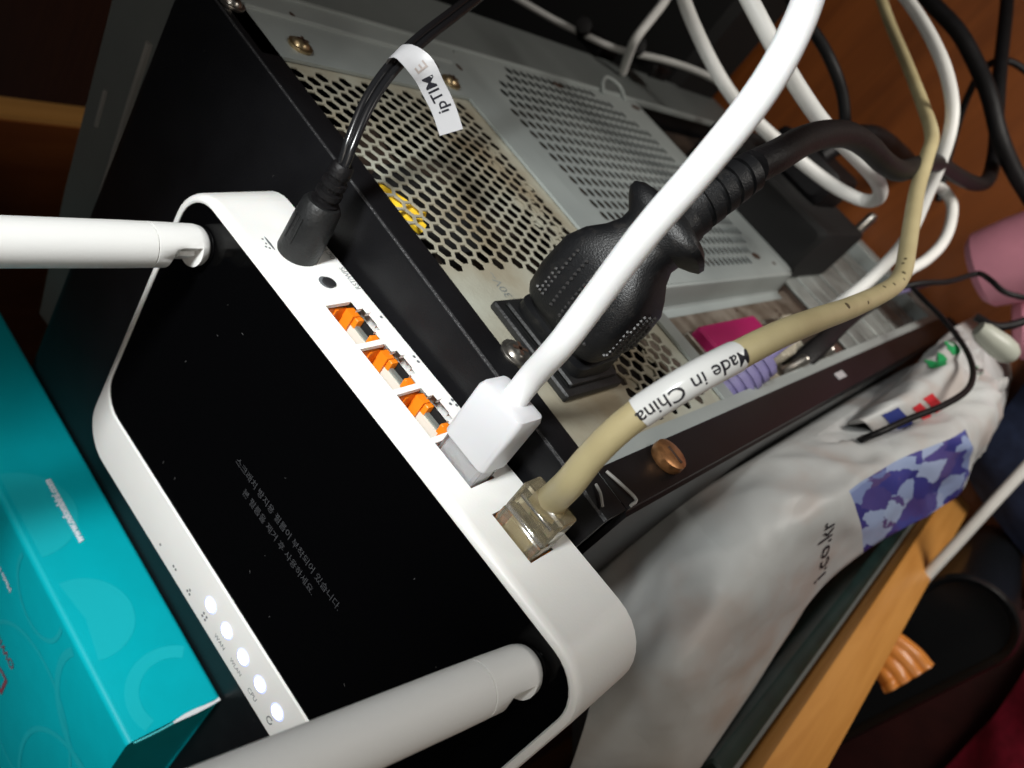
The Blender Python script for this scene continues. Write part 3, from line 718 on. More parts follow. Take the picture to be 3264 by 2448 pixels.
# lights on the sloping front
fn_n = Vector((0, 0, 1)); fn_u = Vector((0, 1, 0))
def front(x, s, lift=0.004):
    """point on the white front strip: s cm behind the row of lights"""
    return (x, -8.47 + s, RH + lift + 0.001 + ZR)
for k in range(5):
    x = 6.95 + 0.826 * k
    mb = MB()
    c = Vector(front(x, 0.0, 0.0))
    mb.lathe(c, fn_n, [(0, 0.185), (0.02, 0.185), (0.045, 0.12)], 20, ref=fn_u)
    o = mb.build('status_light', 'led', router, local=True)
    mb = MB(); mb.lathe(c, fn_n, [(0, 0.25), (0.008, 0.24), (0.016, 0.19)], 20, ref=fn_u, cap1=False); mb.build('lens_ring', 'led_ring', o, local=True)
def front_txt(s, size, x, sl):
    lettering(s, size, lambda u, v: front(x + u, sl + v), 'lettering', 'print_grey', router, local=True)
mb = MB()
for x, ds in ((4.54, ((0, 0),)), (5.35, ((-.06, 0), (.06, 0))), (6.15, ((-.06, -.05), (.06, -.05), (0, .06))), (6.98, ((-.07, -.06), (.07, -.06), (-.07, .06), (.07, .06)))):
    for dx, dy in ds: mb.lathe(front(x + dx, -0.50 + dy, 0), fn_n, [(0, 0.042), (.004, .042)], 8)
mb.build('port_dots', 'print_grey', router, local=True)
front_txt('WAN', 0.20, 7.79, -0.52); front_txt('WLAN', 0.18, 8.60, -0.50); front_txt('CPU', 0.21, 9.43, -0.52)
mb = MB()
for k in range(14):
    a = math.radians(-60 + 300 * k / 13 + 120)
    mb.lathe(front(10.23 + .10 * math.cos(a), -0.46 + .10 * math.sin(a), 0), fn_n, [(0, .022), (.004, .022)], 6)
mb.build('power_mark', 'print_grey', router, local=True)
# lettering on the protective film
zt = RH - 0.045 + ZR + 0.004
def film(s, size, x0, y):
    lettering(s, size, lambda u, v: (x0 + u, y + v, zt), 'film_lettering', 'film_text', router, local=True, align='LEFT')
film('스크래치 방지용 필름이 부착되어 있습니다.', 0.255, 5.3, -4.48)
film('본 필름을 제거 후 사용하세요.', 0.255, 5.95, -4.92)
# lint on the film
random.seed(21)
mb = MB()
for k in range(13):
    x, y = 0.8 + random.random() * 13.2, -7.2 + random.random() * 6.8; l = 0.012 + 0.03 * random.random() ** 2; w_ = 0.008; t_ = random.random() * 6.3
    ca, sa = math.cos(t_), math.sin(t_)
    mb.poly([(x + ca * l * i - sa * w_ * j, y + sa * l * i + ca * w_ * j, zt + 0.004) for i, j in ((-1, -1), (1, -1), (1, 1), (-1, 1))])
tag(mb.build('lint', 'dust', router, local=True, smooth=0), kind='stuff')
# antennas
def antenna(bx, by, tilt):
    t = math.radians(tilt)
    ax = Vector((-math.sin(t), 0.0, math.cos(t)))
    o = Vector((bx, by, RH + ZR - 0.06))
    mb = MB()
    mb.lathe(o + ax * 1.42, ax, [(0, 0.43), (0.0, 0.512), (0.015, 0.526), (0.6, 0.53), (8, 0.50), (16.5, 0.44), (16.9, 0.38), (17.1, 0.2)], 32)
    ant = mb.build('antenna', 'antenna_white', router, local=True)
    # hinge: two cheeks with a notch between
    d = Vector((0.77, -0.64, 0)); d = (d - ax * d.dot(ax)).normalized(); w = ax.cross(d)
    def sect(h, r, cut):
        pts = []
        for k in range(32):
            a = 2 * math.pi * k / 32; u, v = math.cos(a) * r, math.sin(a) * r
            if u > cut: u = cut
            pts.append(tuple(o + ax * h + d * u + w * v))
        return pts
    mb = MB()
    mb.loft([sect(h, r, c) for h, r, c in ((0.0, 0.30, 1), (0.05, 0.42, 1), (0.14, 0.485, 1), (0.30, 0.515, 1), (0.31, 0.515, 0.16), (0.80, 0.52, 0.16), (1.05, 0.525, 1), (1.40, 0.525, 1))], True, True)
    mb.build('hinge', 'antenna_white', ant, local=True, smooth=40)
    mb = MB()
    c = o + ax * 0.60 + d * 0.17
    mb.loft([[tuple(c + ax * x * sc_ + w * y * sc_ + d * h) for x, y in ((-.26, -.30), (.24, -.30), (.14, .16), (-.26, .16))] for h, sc_ in ((0, 1), (0.09, 0.98), (0.11, 0.9))], True, True)
    mb.build('tongue', 'antenna_white', ant, local=True)
    mb = MB()
    mb.lathe(o - Vector((0, 0, 0.02)), (0, 0, 1), [(0, 0.50), (0.05, 0.50), (0.1, 0.4)], 28); mb.build('socket', 'gloss_black', ant, local=True)
antenna(1.25, -1.17, 0.5)
antenna(13.62, -1.02, 9.0)
# ---------------------------------------------------------------- plugs and cables
RM = Matrix.Translation(Vector((-12.2903, -1.9636, 0.2354))) @ RQ.to_4x4()
def rc(p):
    """router coordinates -> case coordinates (cm)"""
    v = RM @ Vector((p[0], p[1], p[2] + ZR)); return (v.x, v.y, v.z)
class RMB(MB):
    """same builder, coordinates given in the router's frame"""
    def build(self, *a, **k):
        self.v = [rc((p[0], p[1], p[2])) for p in self.v]
        return MB.build(self, *a, **k)

def cable(name, path, r, mat, label, cat='cable', group=None, n=14, step=6, parts=None):
    o = tag(empty(name, path[0]), label, cat, group)
    mb = MB(); pts = mb.tube(path, r, n, step=step); mb.build('sheath', mat, o)
    return o, pts

# white network cable in the fourth socket
wc, wpts = cable('ethernet_cable', WHITE_CABLE, 0.275, 'cable_white', 'thick white network cable plugged into the router beside the clear beige plug', n=24, step=10)
x0 = port_x[3] + PW_ / 2; zc = (PZ_T + PZ_B) / 2 - 0.02
mb = RMB(); mb.box(x0 - 0.575, x0 + 0.575, -0.9, 0.62, zc - 0.33, zc + 0.33, 0.05); mb.build('connector_body', 'clear', wc)
mb = RMB(); mb.box(x0 - 0.50, x0 + 0.50, -0.6, 0.58, zc - 0.26, zc + 0.24, 0.04); mb.build('wire_carrier', 'plug_white', wc)
mb = RMB()
rg = []
for y, w, h, dz in ((0.50, 0.60, 0.40, 0.0), (0.56, 0.64, 0.44, 0.0), (1.9, 0.64, 0.46, 0.02), (2.02, 0.60, 0.42, 0.02), (2.06, 0.5, 0.34, 0.02)):
    rg.append([(p[0], y, p[1]) for p in rrect(x0 - w, x0 + w, zc + dz - h, zc + dz + h, 0.14, 0, 4)])
mb.loft(rg, True, True); mb.build('boot', 'plug_white', wc, smooth=40)
mb = RMB(); mb.box(x0 + 0.1, x0 + 0.42, 0.1, 1.75, zc - 0.66, zc - 0.52, 0.05); mb.box(x0 - .2, x0 + .2, -0.2, 0.5, zc - 0.48, zc - 0.36); mb.build('latch', 'plug_white', wc)
for k in range(5):   # faint print on the sheath
    p = wpts[int(14 + k * 3)]

# beige network cable in the separate socket
bc, bpts = cable('ethernet_cable', BEIGE_CABLE, 0.262, 'cable_beige', 'old beige network cable with clear plug and Made in China sleeve', n=24, step=10)
x0 = port_x[4] + PW_ / 2
mb = RMB()
mb.box(x0 - 0.58, x0 + 0.58, -0.9, 0.42, zc - 0.33, zc + 0.33, 0.04)
mb.box(x0 - 0.58, x0 + 0.58, 0.41, 1.15, zc - 0.30, zc + 0.30, 0.05)
mb.build('connector_body', 'clear_dirty', bc)
mb = RMB(); mb.box(x0 - 0.34, x0 + 0.34, -0.7, 0.30, zc - 0.2, zc + 0.16, 0.03); mb.build('wire_carrier', 'cable_beige', bc)
mb = RMB(); mb.box(x0 - 0.55, x0 + 0.55, 0.44, 0.52, zc + 0.20, zc + 0.345, 0.02); mb.box(x0 - .46, x0 + .46, .86, .92, zc + .2, zc + .33, .02); mb.build('ridge', 'clear', bc)
mb = RMB(); mb.box(x0 - 0.22, x0 + 0.22, -0.6, 0.95, zc - 0.56, zc - 0.46, 0.03); mb.build('latch', 'clear_dirty', bc)
mb = RMB()
for q in range(8): mb.box(x0 - 0.43 + q * 0.11, x0 - 0.38 + q * 0.11, -0.85, -0.2, zc - .36, zc - .30)
mb.build('contacts', 'gold', bc)
# boot: widens the sheath where it enters the plug
mb = MB(); mb.tube([tuple(p) for p in bpts[2:34]], lambda t: 0.2622 + 0.085 * (1 - t) ** 1.3, 24, step=1); mb.build('strain_relief', 'cable_beige', bc)
# sleeve with lettering
def frame_on(pts):
    seg = []; acc = 0.0
    for i, p in enumerate(pts):
        if i: acc += (pts[i] - pts[i - 1]).length
        seg.append(acc)
    return seg
seg = frame_on(bpts)
cam_p = Vector((1.6, 9.5, 14.0))
def near_idx(q): return min(range(len(bpts)), key=lambda i: (bpts[i] - Vector(q)).length)
ia, ib = near_idx(BEIGE_CABLE[5]), near_idx(BEIGE_CABLE[7])
ia -= 2; ib += 0
mb = MB(); mb.tube([tuple(p) for p in bpts[ia:ib + 1]], 0.283, 28, step=1); sl = mb.build('label_sleeve', 'label_white', bc)
SA, SB = seg[ia], seg[ib]
def along(s):
    for i in range(len(seg) - 1):
        if seg[i] <= s <= seg[i + 1]:
            f = (s - seg[i]) / max(1e-9, seg[i + 1] - seg[i])
            return bpts[i].lerp(bpts[i + 1], f), (bpts[min(i + 2, len(bpts) - 1)] - bpts[max(i - 1, 0)]).normalized()
    return bpts[-1], (bpts[-1] - bpts[-2]).normalized()
UPV = Vector((0.83, -0.30, -0.3))
def sleeve(u, v):
    p, t = along((SA + SB) / 2 - u)
    # letters read from the free end back to the plug, tops turned to the case's near side
    view = (Vector((-0.3, 4.4, 14.0)) - p)
    toward = Vector((0.05, 0.55, 0.83)); toward = (toward - t * toward.dot(t)).normalized()
    side = toward.cross(t).normalized()
    if side.dot(UPV) < 0: side = -side
    a = v / 0.285 + 0.42
    return tuple(p + toward * (math.cos(a) * 0.2865) + side * (math.sin(a) * 0.2865))
lettering('Made in China', 0.36, sleeve, 'lettering', 'ink', sl, bold=0.004, slices=6)
random.seed(9)
for k, (f, ang, s) in enumerate(((0.52, 0.2, 0.06), (0.545, -0.3, 0.05), (0.56, 0.0, 0.07), (0.50, 0.5, 0.06), (0.47, -0.2, 0.05), (0.44, 0.3, 0.09), (0.585, 0.3, 0.05), (0.60, 0.1, 0.05))):
    i = int(f * len(bpts)); p = bpts[i]; t = (bpts[i + 1] - bpts[i - 1]).normalized()
    tw = (cam_p - p); tw = (tw - t * tw.dot(t)).normalized(); sd = tw.cross(t)
    n_ = tw * math.cos(ang) + sd * math.sin(ang)
    mb = MB(); mb.lathe(p + n_ * 0.253, n_, [(0, s), (0.012, s * 0.8)], 7, sx=1.7, ref=t); mb.build('stain', 'cable_tie', bc)

# adapter lead: barrel plug, twin wire and flag label
dc = tag(empty('adapter_lead', rc((3.0, 0.2, 1.05))), 'black barrel plug lead in the router, twin wire with white flag label', 'power lead')
yw1 = 0.10
mb = RMB(); mb.lathe((3.0, yw1 - 0.05, 1.08), (0, 1, 0), [(0, 0.44), (0.03, 0.49), (0.10, 0.515), (1.0, 0.50), (1.45, 0.47), (1.56, 0.40), (1.57, 0.33)], 28, sx=1.0); mb.build('plug', 'black_plastic', dc)
mb = RMB()
for k in range(3): mb.box(2.86 + k * 0.12, 2.90 + k * 0.12, 0.5, 1.2, 1.565, 1.585)
mb.build('grip_ridge', 'black_plastic', dc)
prof = [(1.50, 0.33), (1.62, 0.33), (1.64, 0.25), (1.74, 0.25), (1.76, 0.315), (1.90, 0.31), (1.92, 0.24), (2.02, 0.24), (2.04, 0.295), (2.18, 0.29), (2.20, 0.235), (2.30, 0.235), (2.32, 0.265), (2.55, 0.25), (2.62, 0.20)]
mb = RMB(); mb.lathe((3.0, 0.05, 1.08), (0, 1, 0), prof, 24); mb.build('strain_relief', 'rubber', dc)
dpts = spline([rc((3.0, 2.2, 1.08))] + [tuple(p) for p in DC_CABLE[1:]], 8)
for sgn in (-1, 1):
    off = []
    for i, p in enumerate(dpts):
        t = (dpts[min(i + 1, len(dpts) - 1)] - dpts[max(i - 1, 0)]).normalized()
        u = Vector((0.8, -0.15, 0.1)); u = (u - t * u.dot(t)).normalized()
        off.append(tuple(p + u * (0.09 * sgn)))
    mb = MB(); mb.tube(off, 0.098, 12, step=1); mb.build('wire', M['dc_wire'] if 'dc_wire' in M else 'rubber', dc)
# flag label folded round the wire
tp = Vector(DC_CABLE[5]); tt = (Vector(DC_CABLE[6]) - Vector(DC_CABLE[4])).normalized()
flag_path = [(-11.02, 2.66, -0.30), (-11.04, 2.92, -0.10), (-10.84, 3.14, -0.12), (-10.44, 3.12, -0.42), (-10.10, 2.86, -0.74), (-9.74, 2.62, -0.98), (-9.33, 2.29, -1.19)]
fp = spline(flag_path, 6)
def fpt(s, v):
    tot = len(fp) - 1; s = max(0.0, min(0.9999, s)) * tot; i = int(s); p = fp[i].lerp(fp[i + 1], s - i)
    t = (fp[min(i + 2, tot)] - fp[max(i - 1, 0)]).normalized()
    k = min(1.0, max(0.0, (s / tot - 0.3) / 0.3))
    wv = tt.lerp(Vector((-0.30, 0.02, -0.95)).cross(Vector((0.77, -0.50, -0.40))).normalized() * -1.0, k * 0.85)
    wv = (wv - t * wv.dot(t)).normalized()
    nn = wv.cross(t)
    if nn.dot(cam_p - p) < 0: nn = -nn
    return p + wv * v, nn
mb = MB(); hw = 0.30
for side in (0.0, 0.012):
    rgs = []
    for i in range(41):
        s = i / 40.0; rgs.append([tuple(fpt(s, v)[0] + fpt(s, v)[1] * side) for v in (-hw, -hw / 2, 0, hw / 2, hw)])
    mb.loft(rgs, closed=False)
fl = mb.build('flag_label', 'tag_white', dc)
def flag_txt(u, v):
    p, nn = fpt(0.72 - u / 3.2, -v * 1.0); return tuple(p + nn * 0.017)
lettering('ipTIM', 0.40, flag_txt, 'lettering', 'ink', fl, bold=0.006)
def flag_g(u, v):
    p, nn = fpt(0.70 - (u + 0.63) / 3.2, -v); return tuple(p + nn * 0.02)
lettering('E', 0.40, flag_g, 'lettering', 'tag_grey', fl, bold=0.006)

# mains lead in the power supply
pc = tag(empty('power_cord', (-4.45, 0.3, -3.05)), 'dusty black mains lead with big moulded plug in the power supply', 'power cord')
PA = [(-4.42, 0.2, -2.95), (-4.42, 1.2, -2.75), (-4.42, 2.2, -2.65), (-4.42, 3.0, -2.75), (-4.42, 3.9, -3.05), (-4.42, 4.7, -3.6), (-4.42, 5.35, -4.25), (-4.42, 5.9, -4.9)]
axp = spline(PA, 8)
def plug_ring(s, w, h, e=0.45):
    s = s * (len(axp) - 1); i = min(int(s), len(axp) - 2); p = axp[i].lerp(axp[i + 1], s - i)
    t = (axp[min(i + 2, len(axp) - 1)] - axp[max(i - 1, 0)]).normalized()
    u = Vector((1, 0, 0)); u = (u - t * u.dot(t)).normalized(); v = t.cross(u)
    out = []
    for k in range(32):
        a = 2 * math.pi * k / 32; cc, s_ = math.cos(a), math.sin(a)
        cc = math.copysign(abs(cc) ** e, cc); s_ = math.copysign(abs(s_) ** e, s_)
        out.append(tuple(p + u * (w * cc) + v * (h * s_)))
    return out
prof = [(0.0, 1.22, 0.92, 0.3), (0.075, 1.22, 0.92, 0.3), (0.08, 1.02, 0.80, 0.4), (0.105, 1.02, 0.80, 0.4), (0.115, 1.26, 0.98, 0.42), (0.14, 1.34, 1.05, 0.42), (0.22, 1.38, 1.08, 0.42), (0.33, 1.34, 1.05, 0.45), (0.40, 1.16, 0.98, 0.5), (0.455, 0.92, 0.86, 0.6), (0.50, 0.80, 0.76, 0.7), (0.53, 0.82, 0.76, 0.7), (0.555, 1.06, 0.84, 0.6), (0.575, 1.22, 0.88, 0.6), (0.595, 1.24, 0.86, 0.6), (0.61, 1.12, 0.80, 0.65), (0.625, 0.70, 0.68, 0.8), (0.66, 0.66, 0.64, 0.9)]
mb = MB(); mb.loft([plug_ring(*q) for q in prof], True, True); mb.build('plug', 'dusty_rubber', pc, smooth=38)
# grip fields with rows of studs, top and near side
for nm, a0, a1, na in (('grip_studs', -112, -68, 9), ('grip_studs', -22, 14, 7)):
    mb = MB()
    for i in range(11):
        for j in range(na):
            s = 0.17 + i * 0.017; a = math.radians(a0 + (a1 - a0) * j / (na - 1)) % (2 * math.pi)
            if nm == 'grip_studs' and abs(j - (na - 1) / 2) > (na - 1) / 2 * (1 - 0.05 * i) + 0.01: continue
            q = plug_ring(s, 1.375, 1.075, 0.42); k = a / (2 * math.pi) * 32; i0_ = int(k) % 32
            p = Vector(q[i0_]).lerp(Vector(q[(i0_ + 1) % 32]), k - int(k))
            ctr = sum((Vector(x) for x in q), Vector()) / 32
            nn = p - ctr
            mb.lathe(p, nn, [(-0.02, 0.052), (0.03, 0.03)], 5, cap0=False)
    o = mb.build(nm, 'stud_rubber', pc); o['kind'] = 'stuff'
mb = MB()
rel = []
for k in range(5):
    s = 0.655 + k * 0.066; r = 0.64 - k * 0.04
    rel += [(s, r, r), (s + 0.045, r - .01, r - .01), (s + 0.0455, r - 0.13, r - 0.13), (s + 0.0655, r - 0.13, r - 0.13)]
mb.loft([plug_ring(min(1, a), b, c, 1.0) for a, b, c in rel], True, True); mb.build('strain_relief', 'dusty_rubber', pc, smooth=40)
mb = MB(); mb.tube(POWER_CORD, lambda t: 0.40 - 0.03 * min(1, t * 3), 16, step=8); mb.build('cord', 'rubber', pc)

# the tangle behind the case
cable('ethernet_cable', ARC_CABLE, 0.27, 'cable_offwhite', 'white cable arching at the right beside the beige cable, ending at the rear sockets')
cable('ethernet_cable', LOOP_CABLE, 0.275, 'cable_offwhite', 'white cable folded back in a tight hairpin loop behind the mains lead', n=16)
cable('cable', THIN_WHITE_CABLE, 0.20, 'cable_offwhite', 'thin white cord running through black clips along the dark top')
cable('cable', SHORT_WHITE_CABLE, 0.26, 'cable_offwhite', 'short visible length of white cable slanting between black clips at the top')
cable('cable', SIDE_LOOP_CABLE, 0.27, 'cable_offwhite', 'off white cable curling out to the right behind the kinked beige cable')
cable('cable', BLACK_CABLE, 0.42, 'rubber', 'thick black cable hanging at the upper right corner')
cable('cable', THIN_BLACK_CABLE, 0.20, 'rubber', 'thin black cord crossing the wooden floor at the upper right')
cable('cable', DARK_CABLE, 0.26, 'rubber', 'black cable bowing just right of the thick white network cable')
cable('cable', THIN_CORD, 0.13, 'rubber', 'thin dark cord running over the pink bottle')
cable('cable', EARPHONE_CORD, 0.125, 'rubber', 'thin black cord looping down over the white carrier bags')
cable('cable', PINK_LOOP_CORD, 0.22, 'rubber', 'black cord strapped round the end of the pink bottle')
cable('cable', PALE_CABLE, 0.30, 'cable_offwhite', 'straight white cable disappearing behind the upright wooden board')
# clips on the thin white cord
for p, lab in ((THIN_WHITE_CABLE[3], 'small black clip nearer the frame edge on the thin white cord'), (THIN_WHITE_CABLE[5], 'black clip where two thin white cables meet')):
    o = tag(empty('cable_clip', p), lab, 'clip')
    mb = MB(); mb.lathe((p[0] - .2, p[1] + .2, p[2]), (0.3, 0.4, 0.85), [(-0.9, .35), (-.85, .5), (.85, .5), (.9, .35)], 14); mb.build('clamp', 'rubber', o)
    mb = MB(); mb.box(p[0] - .5, p[0] + 1.4, p[1] - .5, p[1] + .3, p[2] - 2.4, p[2] - .3, .1); mb.build('base', 'rubber', o)

# plugs in the rear sockets
o = tag(empty('keyboard_plug', (-2.0, 0, -10.9)), 'ribbed lavender round plug in the rear sockets behind the Made in China sleeve', 'plug')
ax = (0.1, 0.9, -0.35)
prof = [(0, 0.55), (0.25, 0.55)]
for k in range(6): prof += [(0.3 + k * 0.32, 0.72 - k * 0.02), (0.5 + k * 0.32, 0.72 - k * 0.02), (0.52 + k * 0.32, 0.60 - k * 0.02), (0.6 + k * 0.32, 0.60 - k * 0.02)]
mb = MB(); mb.lathe((-2.0, -1.1, -10.75), (-0.02, 0.82, -0.57), prof, 20); mb.build('ribbed_grip', 'lavender', o)
mb = MB(); mb.tube([(-2.05, 0.75, -12.1), (-2.1, 1.3, -12.7), (-2.2, 1.7, -14.5), (-2.6, 1.6, -19), (-3.0, 1.2, -28), (-3.2, 1.0, -44)], 0.2, 10); mb.build('lead', 'lavender', o)
o = tag(empty('video_plug', (-2.5, 0, -18.6)), 'long black plug with bright screw ends at the rear sockets', 'plug')
mb = MB()
axq = spline([(-1.75, -1.1, -17.3), (-1.9, -0.2, -18.6), (-2.2, 0.4, -21.0), (-2.5, 1.0, -24.5), (-2.7, 1.6, -28.5)], 6)
def vr(i, w, h):
    p = axq[i]; t = (axq[min(i + 1, len(axq) - 1)] - axq[max(i - 1, 0)]).normalized(); u = Vector((1, 0, 0)); u = (u - t * u.x).normalized(); v = t.cross(u)
    return [tuple(p + u * a + v * b) for a, b in [(q[0], q[1]) for q in rrect(-w, w, -h, h, min(w, h) * 0.5, 0, 3)]]
mb.loft([vr(0, .6, 1.2), vr(4, .62, 1.2), vr(7, .6, 1.1), vr(10, .55, .8), vr(14, .42, .5), vr(18, .32, .34), vr(24, .28, .28)], True, True); mb.build('hood', 'rubber', o, smooth=45)
for zq in (-16.2, -19.6):
    mb = MB(); mb.lathe((-1.75, -0.6, zq), (0.1, 0.9, -.3), [(0, .22), (.9, .22), (1.0, .15)], 10); mb.build('thumb_screw', 'chrome', o)
o = tag(empty('ribbed_plug', (-2.6, 0, -15.2)), 'dusty beige ribbed plug under the beige network cable', 'plug')
mb = MB(); mb.box(-3.1, -2.2, -1.1, -0.2, -19.0, -16.4, .08)
for k in range(7): mb.box(-3.15, -2.15, -0.6, -0.14, -18.9 + k * .36, -18.72 + k * .36, .03)
mb.build('housing', 'dusty_beige', o)
o = tag(empty('display_plug', (-9.5, 0, -30)), 'bulky black connector block below the perforated fan cover', 'connector')
mb = MB(); mb.box(-14.6, -6.4, -1.1, 2.0, -33.5, -26.2, .25); mb.build('housing', 'dark_void', o)
mb = MB(); mb.box(-12.6, -8.4, 1.9, 3.8, -32.5, -28.4, .35); mb.build('hood', 'rubber', o)
mb = MB(); mb.tube([(-10.4, 3.6, -30), (-10.3, 5.2, -31.5), (-10.0, 5.8, -34), (-9.8, 5.5, -40), (-9.6, 5, -46)], 0.5, 12); mb.build('lead', 'rubber', o)
for k, (x, z) in enumerate(((-13.4, -26.0), (-7.0, -34.0))):
    mb = MB(); mb.lathe((x, 1.2, z), (0, 1, 0), [(0, .3), (1.6, .3), (1.8, .2)], 10); mb.build('thumb_screw', 'chrome', o)

# ---------------------------------------------------------------- carton in front of the router
YAWB = math.atan(0.05); PIV = Vector((-3.75, -16.25, 0))
class BMB(MB):
    def build(self, *a, **k):
        r = Matrix.Rotation(YAWB, 3, 'Z'); self.v = [tuple(r @ (Vector(p) - PIV) + PIV) for p in self.v]
        return MB.build(self, *a, **k)
_lm = lettering
def box_lettering(s, size, fn, name, mat, parent, **kw):
    vs, fs = text_shape(s, size, **kw); mb = BMB(); mb.add([fn(x, y) for x, y in vs], fs); return mb.build(name, mat, parent, smooth=0)
box = tag(empty('product_box', (-14, -21, 0.02)), 'glossy teal cardboard box lying in front of the router', 'box')
BX0, BX1, BY0, BY1, BZ0, BZ1 = -30.0, -3.75, -31.0, -16.25, 0.02, 3.2
mb = BMB(); rr = 0.20
pf = rrect(BY0, BY1, BZ0, BZ1, rr, 0, 5)
mb.loft([[(x, p[0], p[1]) for p in pf] for x in (BX0, BX1 - 0.05)], True, False); mb.build('sleeve', 'teal', box, smooth=40)
mb = BMB(); mb.poly([(BX1 - 0.12, p[0], p[1]) for p in rrect(BY0 + .04, BY1 - .04, BZ0 + .04, BZ1 - .04, rr, 0, 5)]); mb.build('end_flap', 'teal', box, smooth=0)
mb = BMB()
pp_ = [(BX1 - 0.05, BY1 - 0.02, z) for z in (0.25, 0.6, 1.0, 1.4, 1.7)]
mb.loft([[(BX1 - 0.05 + 0.03 * math.sin(i * 1.3), BY1 + 0.012, z), (BX1 + 0.09 - 0.05 * abs(z - 0.8), BY1 + 0.004, z), (BX1 + 0.02, BY1 - 0.05, z)] for i, z in enumerate([0.12, 0.3, 0.6, 0.95, 1.3, 1.6, 1.75])], closed=False); mb.build('torn_edge', 'paper_white', box)
mb = BMB(); mb.tube([(BX1 + .01, BY1 - .02, 1.75), (BX1 + .02, BY1 - .03, 2.3), (BX1 - .0, BY1 - .04, 3.0)], 0.03, 6); mb.build('torn_edge', 'teal_edge', box)
# printed rings and lettering
_lift = [0.006]
def band(cx, cz, r, w, a0, a1, face, n=40):
    _lift[0] += 0.002; lf = _lift[0]
    mb = BMB(); pts = []
    for i in range(n + 1):
        a = math.radians(a0 + (a1 - a0) * i / n)
        for q in (r - w / 2, r + w / 2):
            u, v = cx + q * math.cos(a), cz + q * math.sin(a)
            pts.append((u, BY1 + lf, v) if face == 'rear' else (u, v, BZ1 + lf))
    ok = lambda p: (BZ0 + .21 < p[2] < BZ1 - .21 if face == 'rear' else BY0 < p[1] < BY1 - .21) and p[0] < BX1 - .1
    for i in range(n):
        q = [pts[2 * i], pts[2 * i + 1], pts[2 * i + 3], pts[2 * i + 2]]
        if all(ok(p) for p in q): mb.poly(q)
    if mb.f: mb.build('printed_ring', 'teal_light', box, smooth=0)
band(-4.6, 1.2, 1.35, 0.42, 0, 360, 'rear'); band(-8.0, 2.6, 0.75, 1.45, 0, 360, 'rear'); band(-12.3, 2.9, 0.9, 1.7, 0, 360, 'rear')
band(-5.2, -17.6, 2.3, 0.30, 0, 360, 'top', 70); band(-8.0, -22.0, 3.2, 0.16, 0, 360, 'top', 80); band(-9.6, -16.9, 1.5, 0.16, 0, 360, 'top', 60); band(-4.0, -23, 3.4, 0.2, 0, 360, 'top', 80)
box_lettering('www.ndombini.com', 0.335, lambda u, v: (-12.05 - u, BY1 + 0.03, 1.6 + v), 'lettering', 'print_white', box, bold=0.02)
box_lettering('Made in China', 0.34, lambda u, v: (-10.9 - u, -18.6 - v, BZ1 + 0.035), 'lettering', 'print_white', box, align='LEFT', bold=0.01)
box_lettering('Dio', 1.5, lambda u, v: (-9.2 - u, -22.6 - v, BZ1 + 0.035), 'lettering', 'print_red', box, align='LEFT')
box_lettering('OWIO', 0.55, lambda u, v: (-9.3 - u, -21.2 - v, BZ1 + 0.035), 'lettering', 'print_red', box, align='LEFT')

# ---------------------------------------------------------------- grey device behind the case
dv = tag(empty('grey_device', (-21, -8, -47)), 'dark grey plastic box squeezed against the far side of the tower', 'device')
mb = MB(); poly = [(-24.3, -1.0), (-23.86, -4.4), (-22.83, -11.8), (-21.65, -17.5), (-18.85, -17.0), (-18.85, -1.0)]
mb.loft([[(x, y, z) for x, y in poly] for z in (-46.9, -1.6, -1.5)], True, True); mb.build('housing', 'device_grey', dv)
mb = MB(); mb.tube([(-21.2, -4.1, -1.5), (-21.0, -6.6, -1.5), (-20.74, -9.1, -1.5), (-20.2, -13.5, -1.5)], 0.16, 8); mb.build('ridge', 'device_light', dv)  # paler strip standing in for the bevel highlight
mb = MB(); mb.tube([(-22.5, -7.0, -1.48), (-22.4, -7.7, -1.48), (-22.3, -8.4, -1.48)], 0.10, 8); mb.build('small_key', 'device_light', dv)

# ---------------------------------------------------------------- carrier bags
def grid_surface(G):
    def cr(p, t):
        p = [p[0] * 2 - p[1]] + list(p) + [p[-1] * 2 - p[-2]]
        n = len(p) - 3; t = max(0, min(0.99999, t)) * n; i = int(t); t -= i
        p0, p1, p2, p3 = p[i], p[i + 1], p[i + 2], p[i + 3]
        return 0.5 * ((2 * p1) + (p2 - p0) * t + (2 * p0 - 5 * p1 + 4 * p2 - p3) * t * t + (3 * p1 - p0 - 3 * p2 + p3) * t ** 3)
    G = [[Vector(p) for p in r] for r in G]
    return lambda u, v: cr([cr(r, v) for r in G], u)
from mathutils import noise
def wrinkle(p, a):
    q = p * 0.55
    r1 = abs(noise.noise(Vector((q.x * 1.2 + q.z * 0.5, q.y * 1.1, q.z * 0.35))))
    r2 = abs(noise.noise(Vector((p.x * 1.1, p.y * 0.9 + 7, p.z * 0.8))))
    return a * (0.55 - 1.6 * r1) + a * 0.35 * (0.4 - r2)
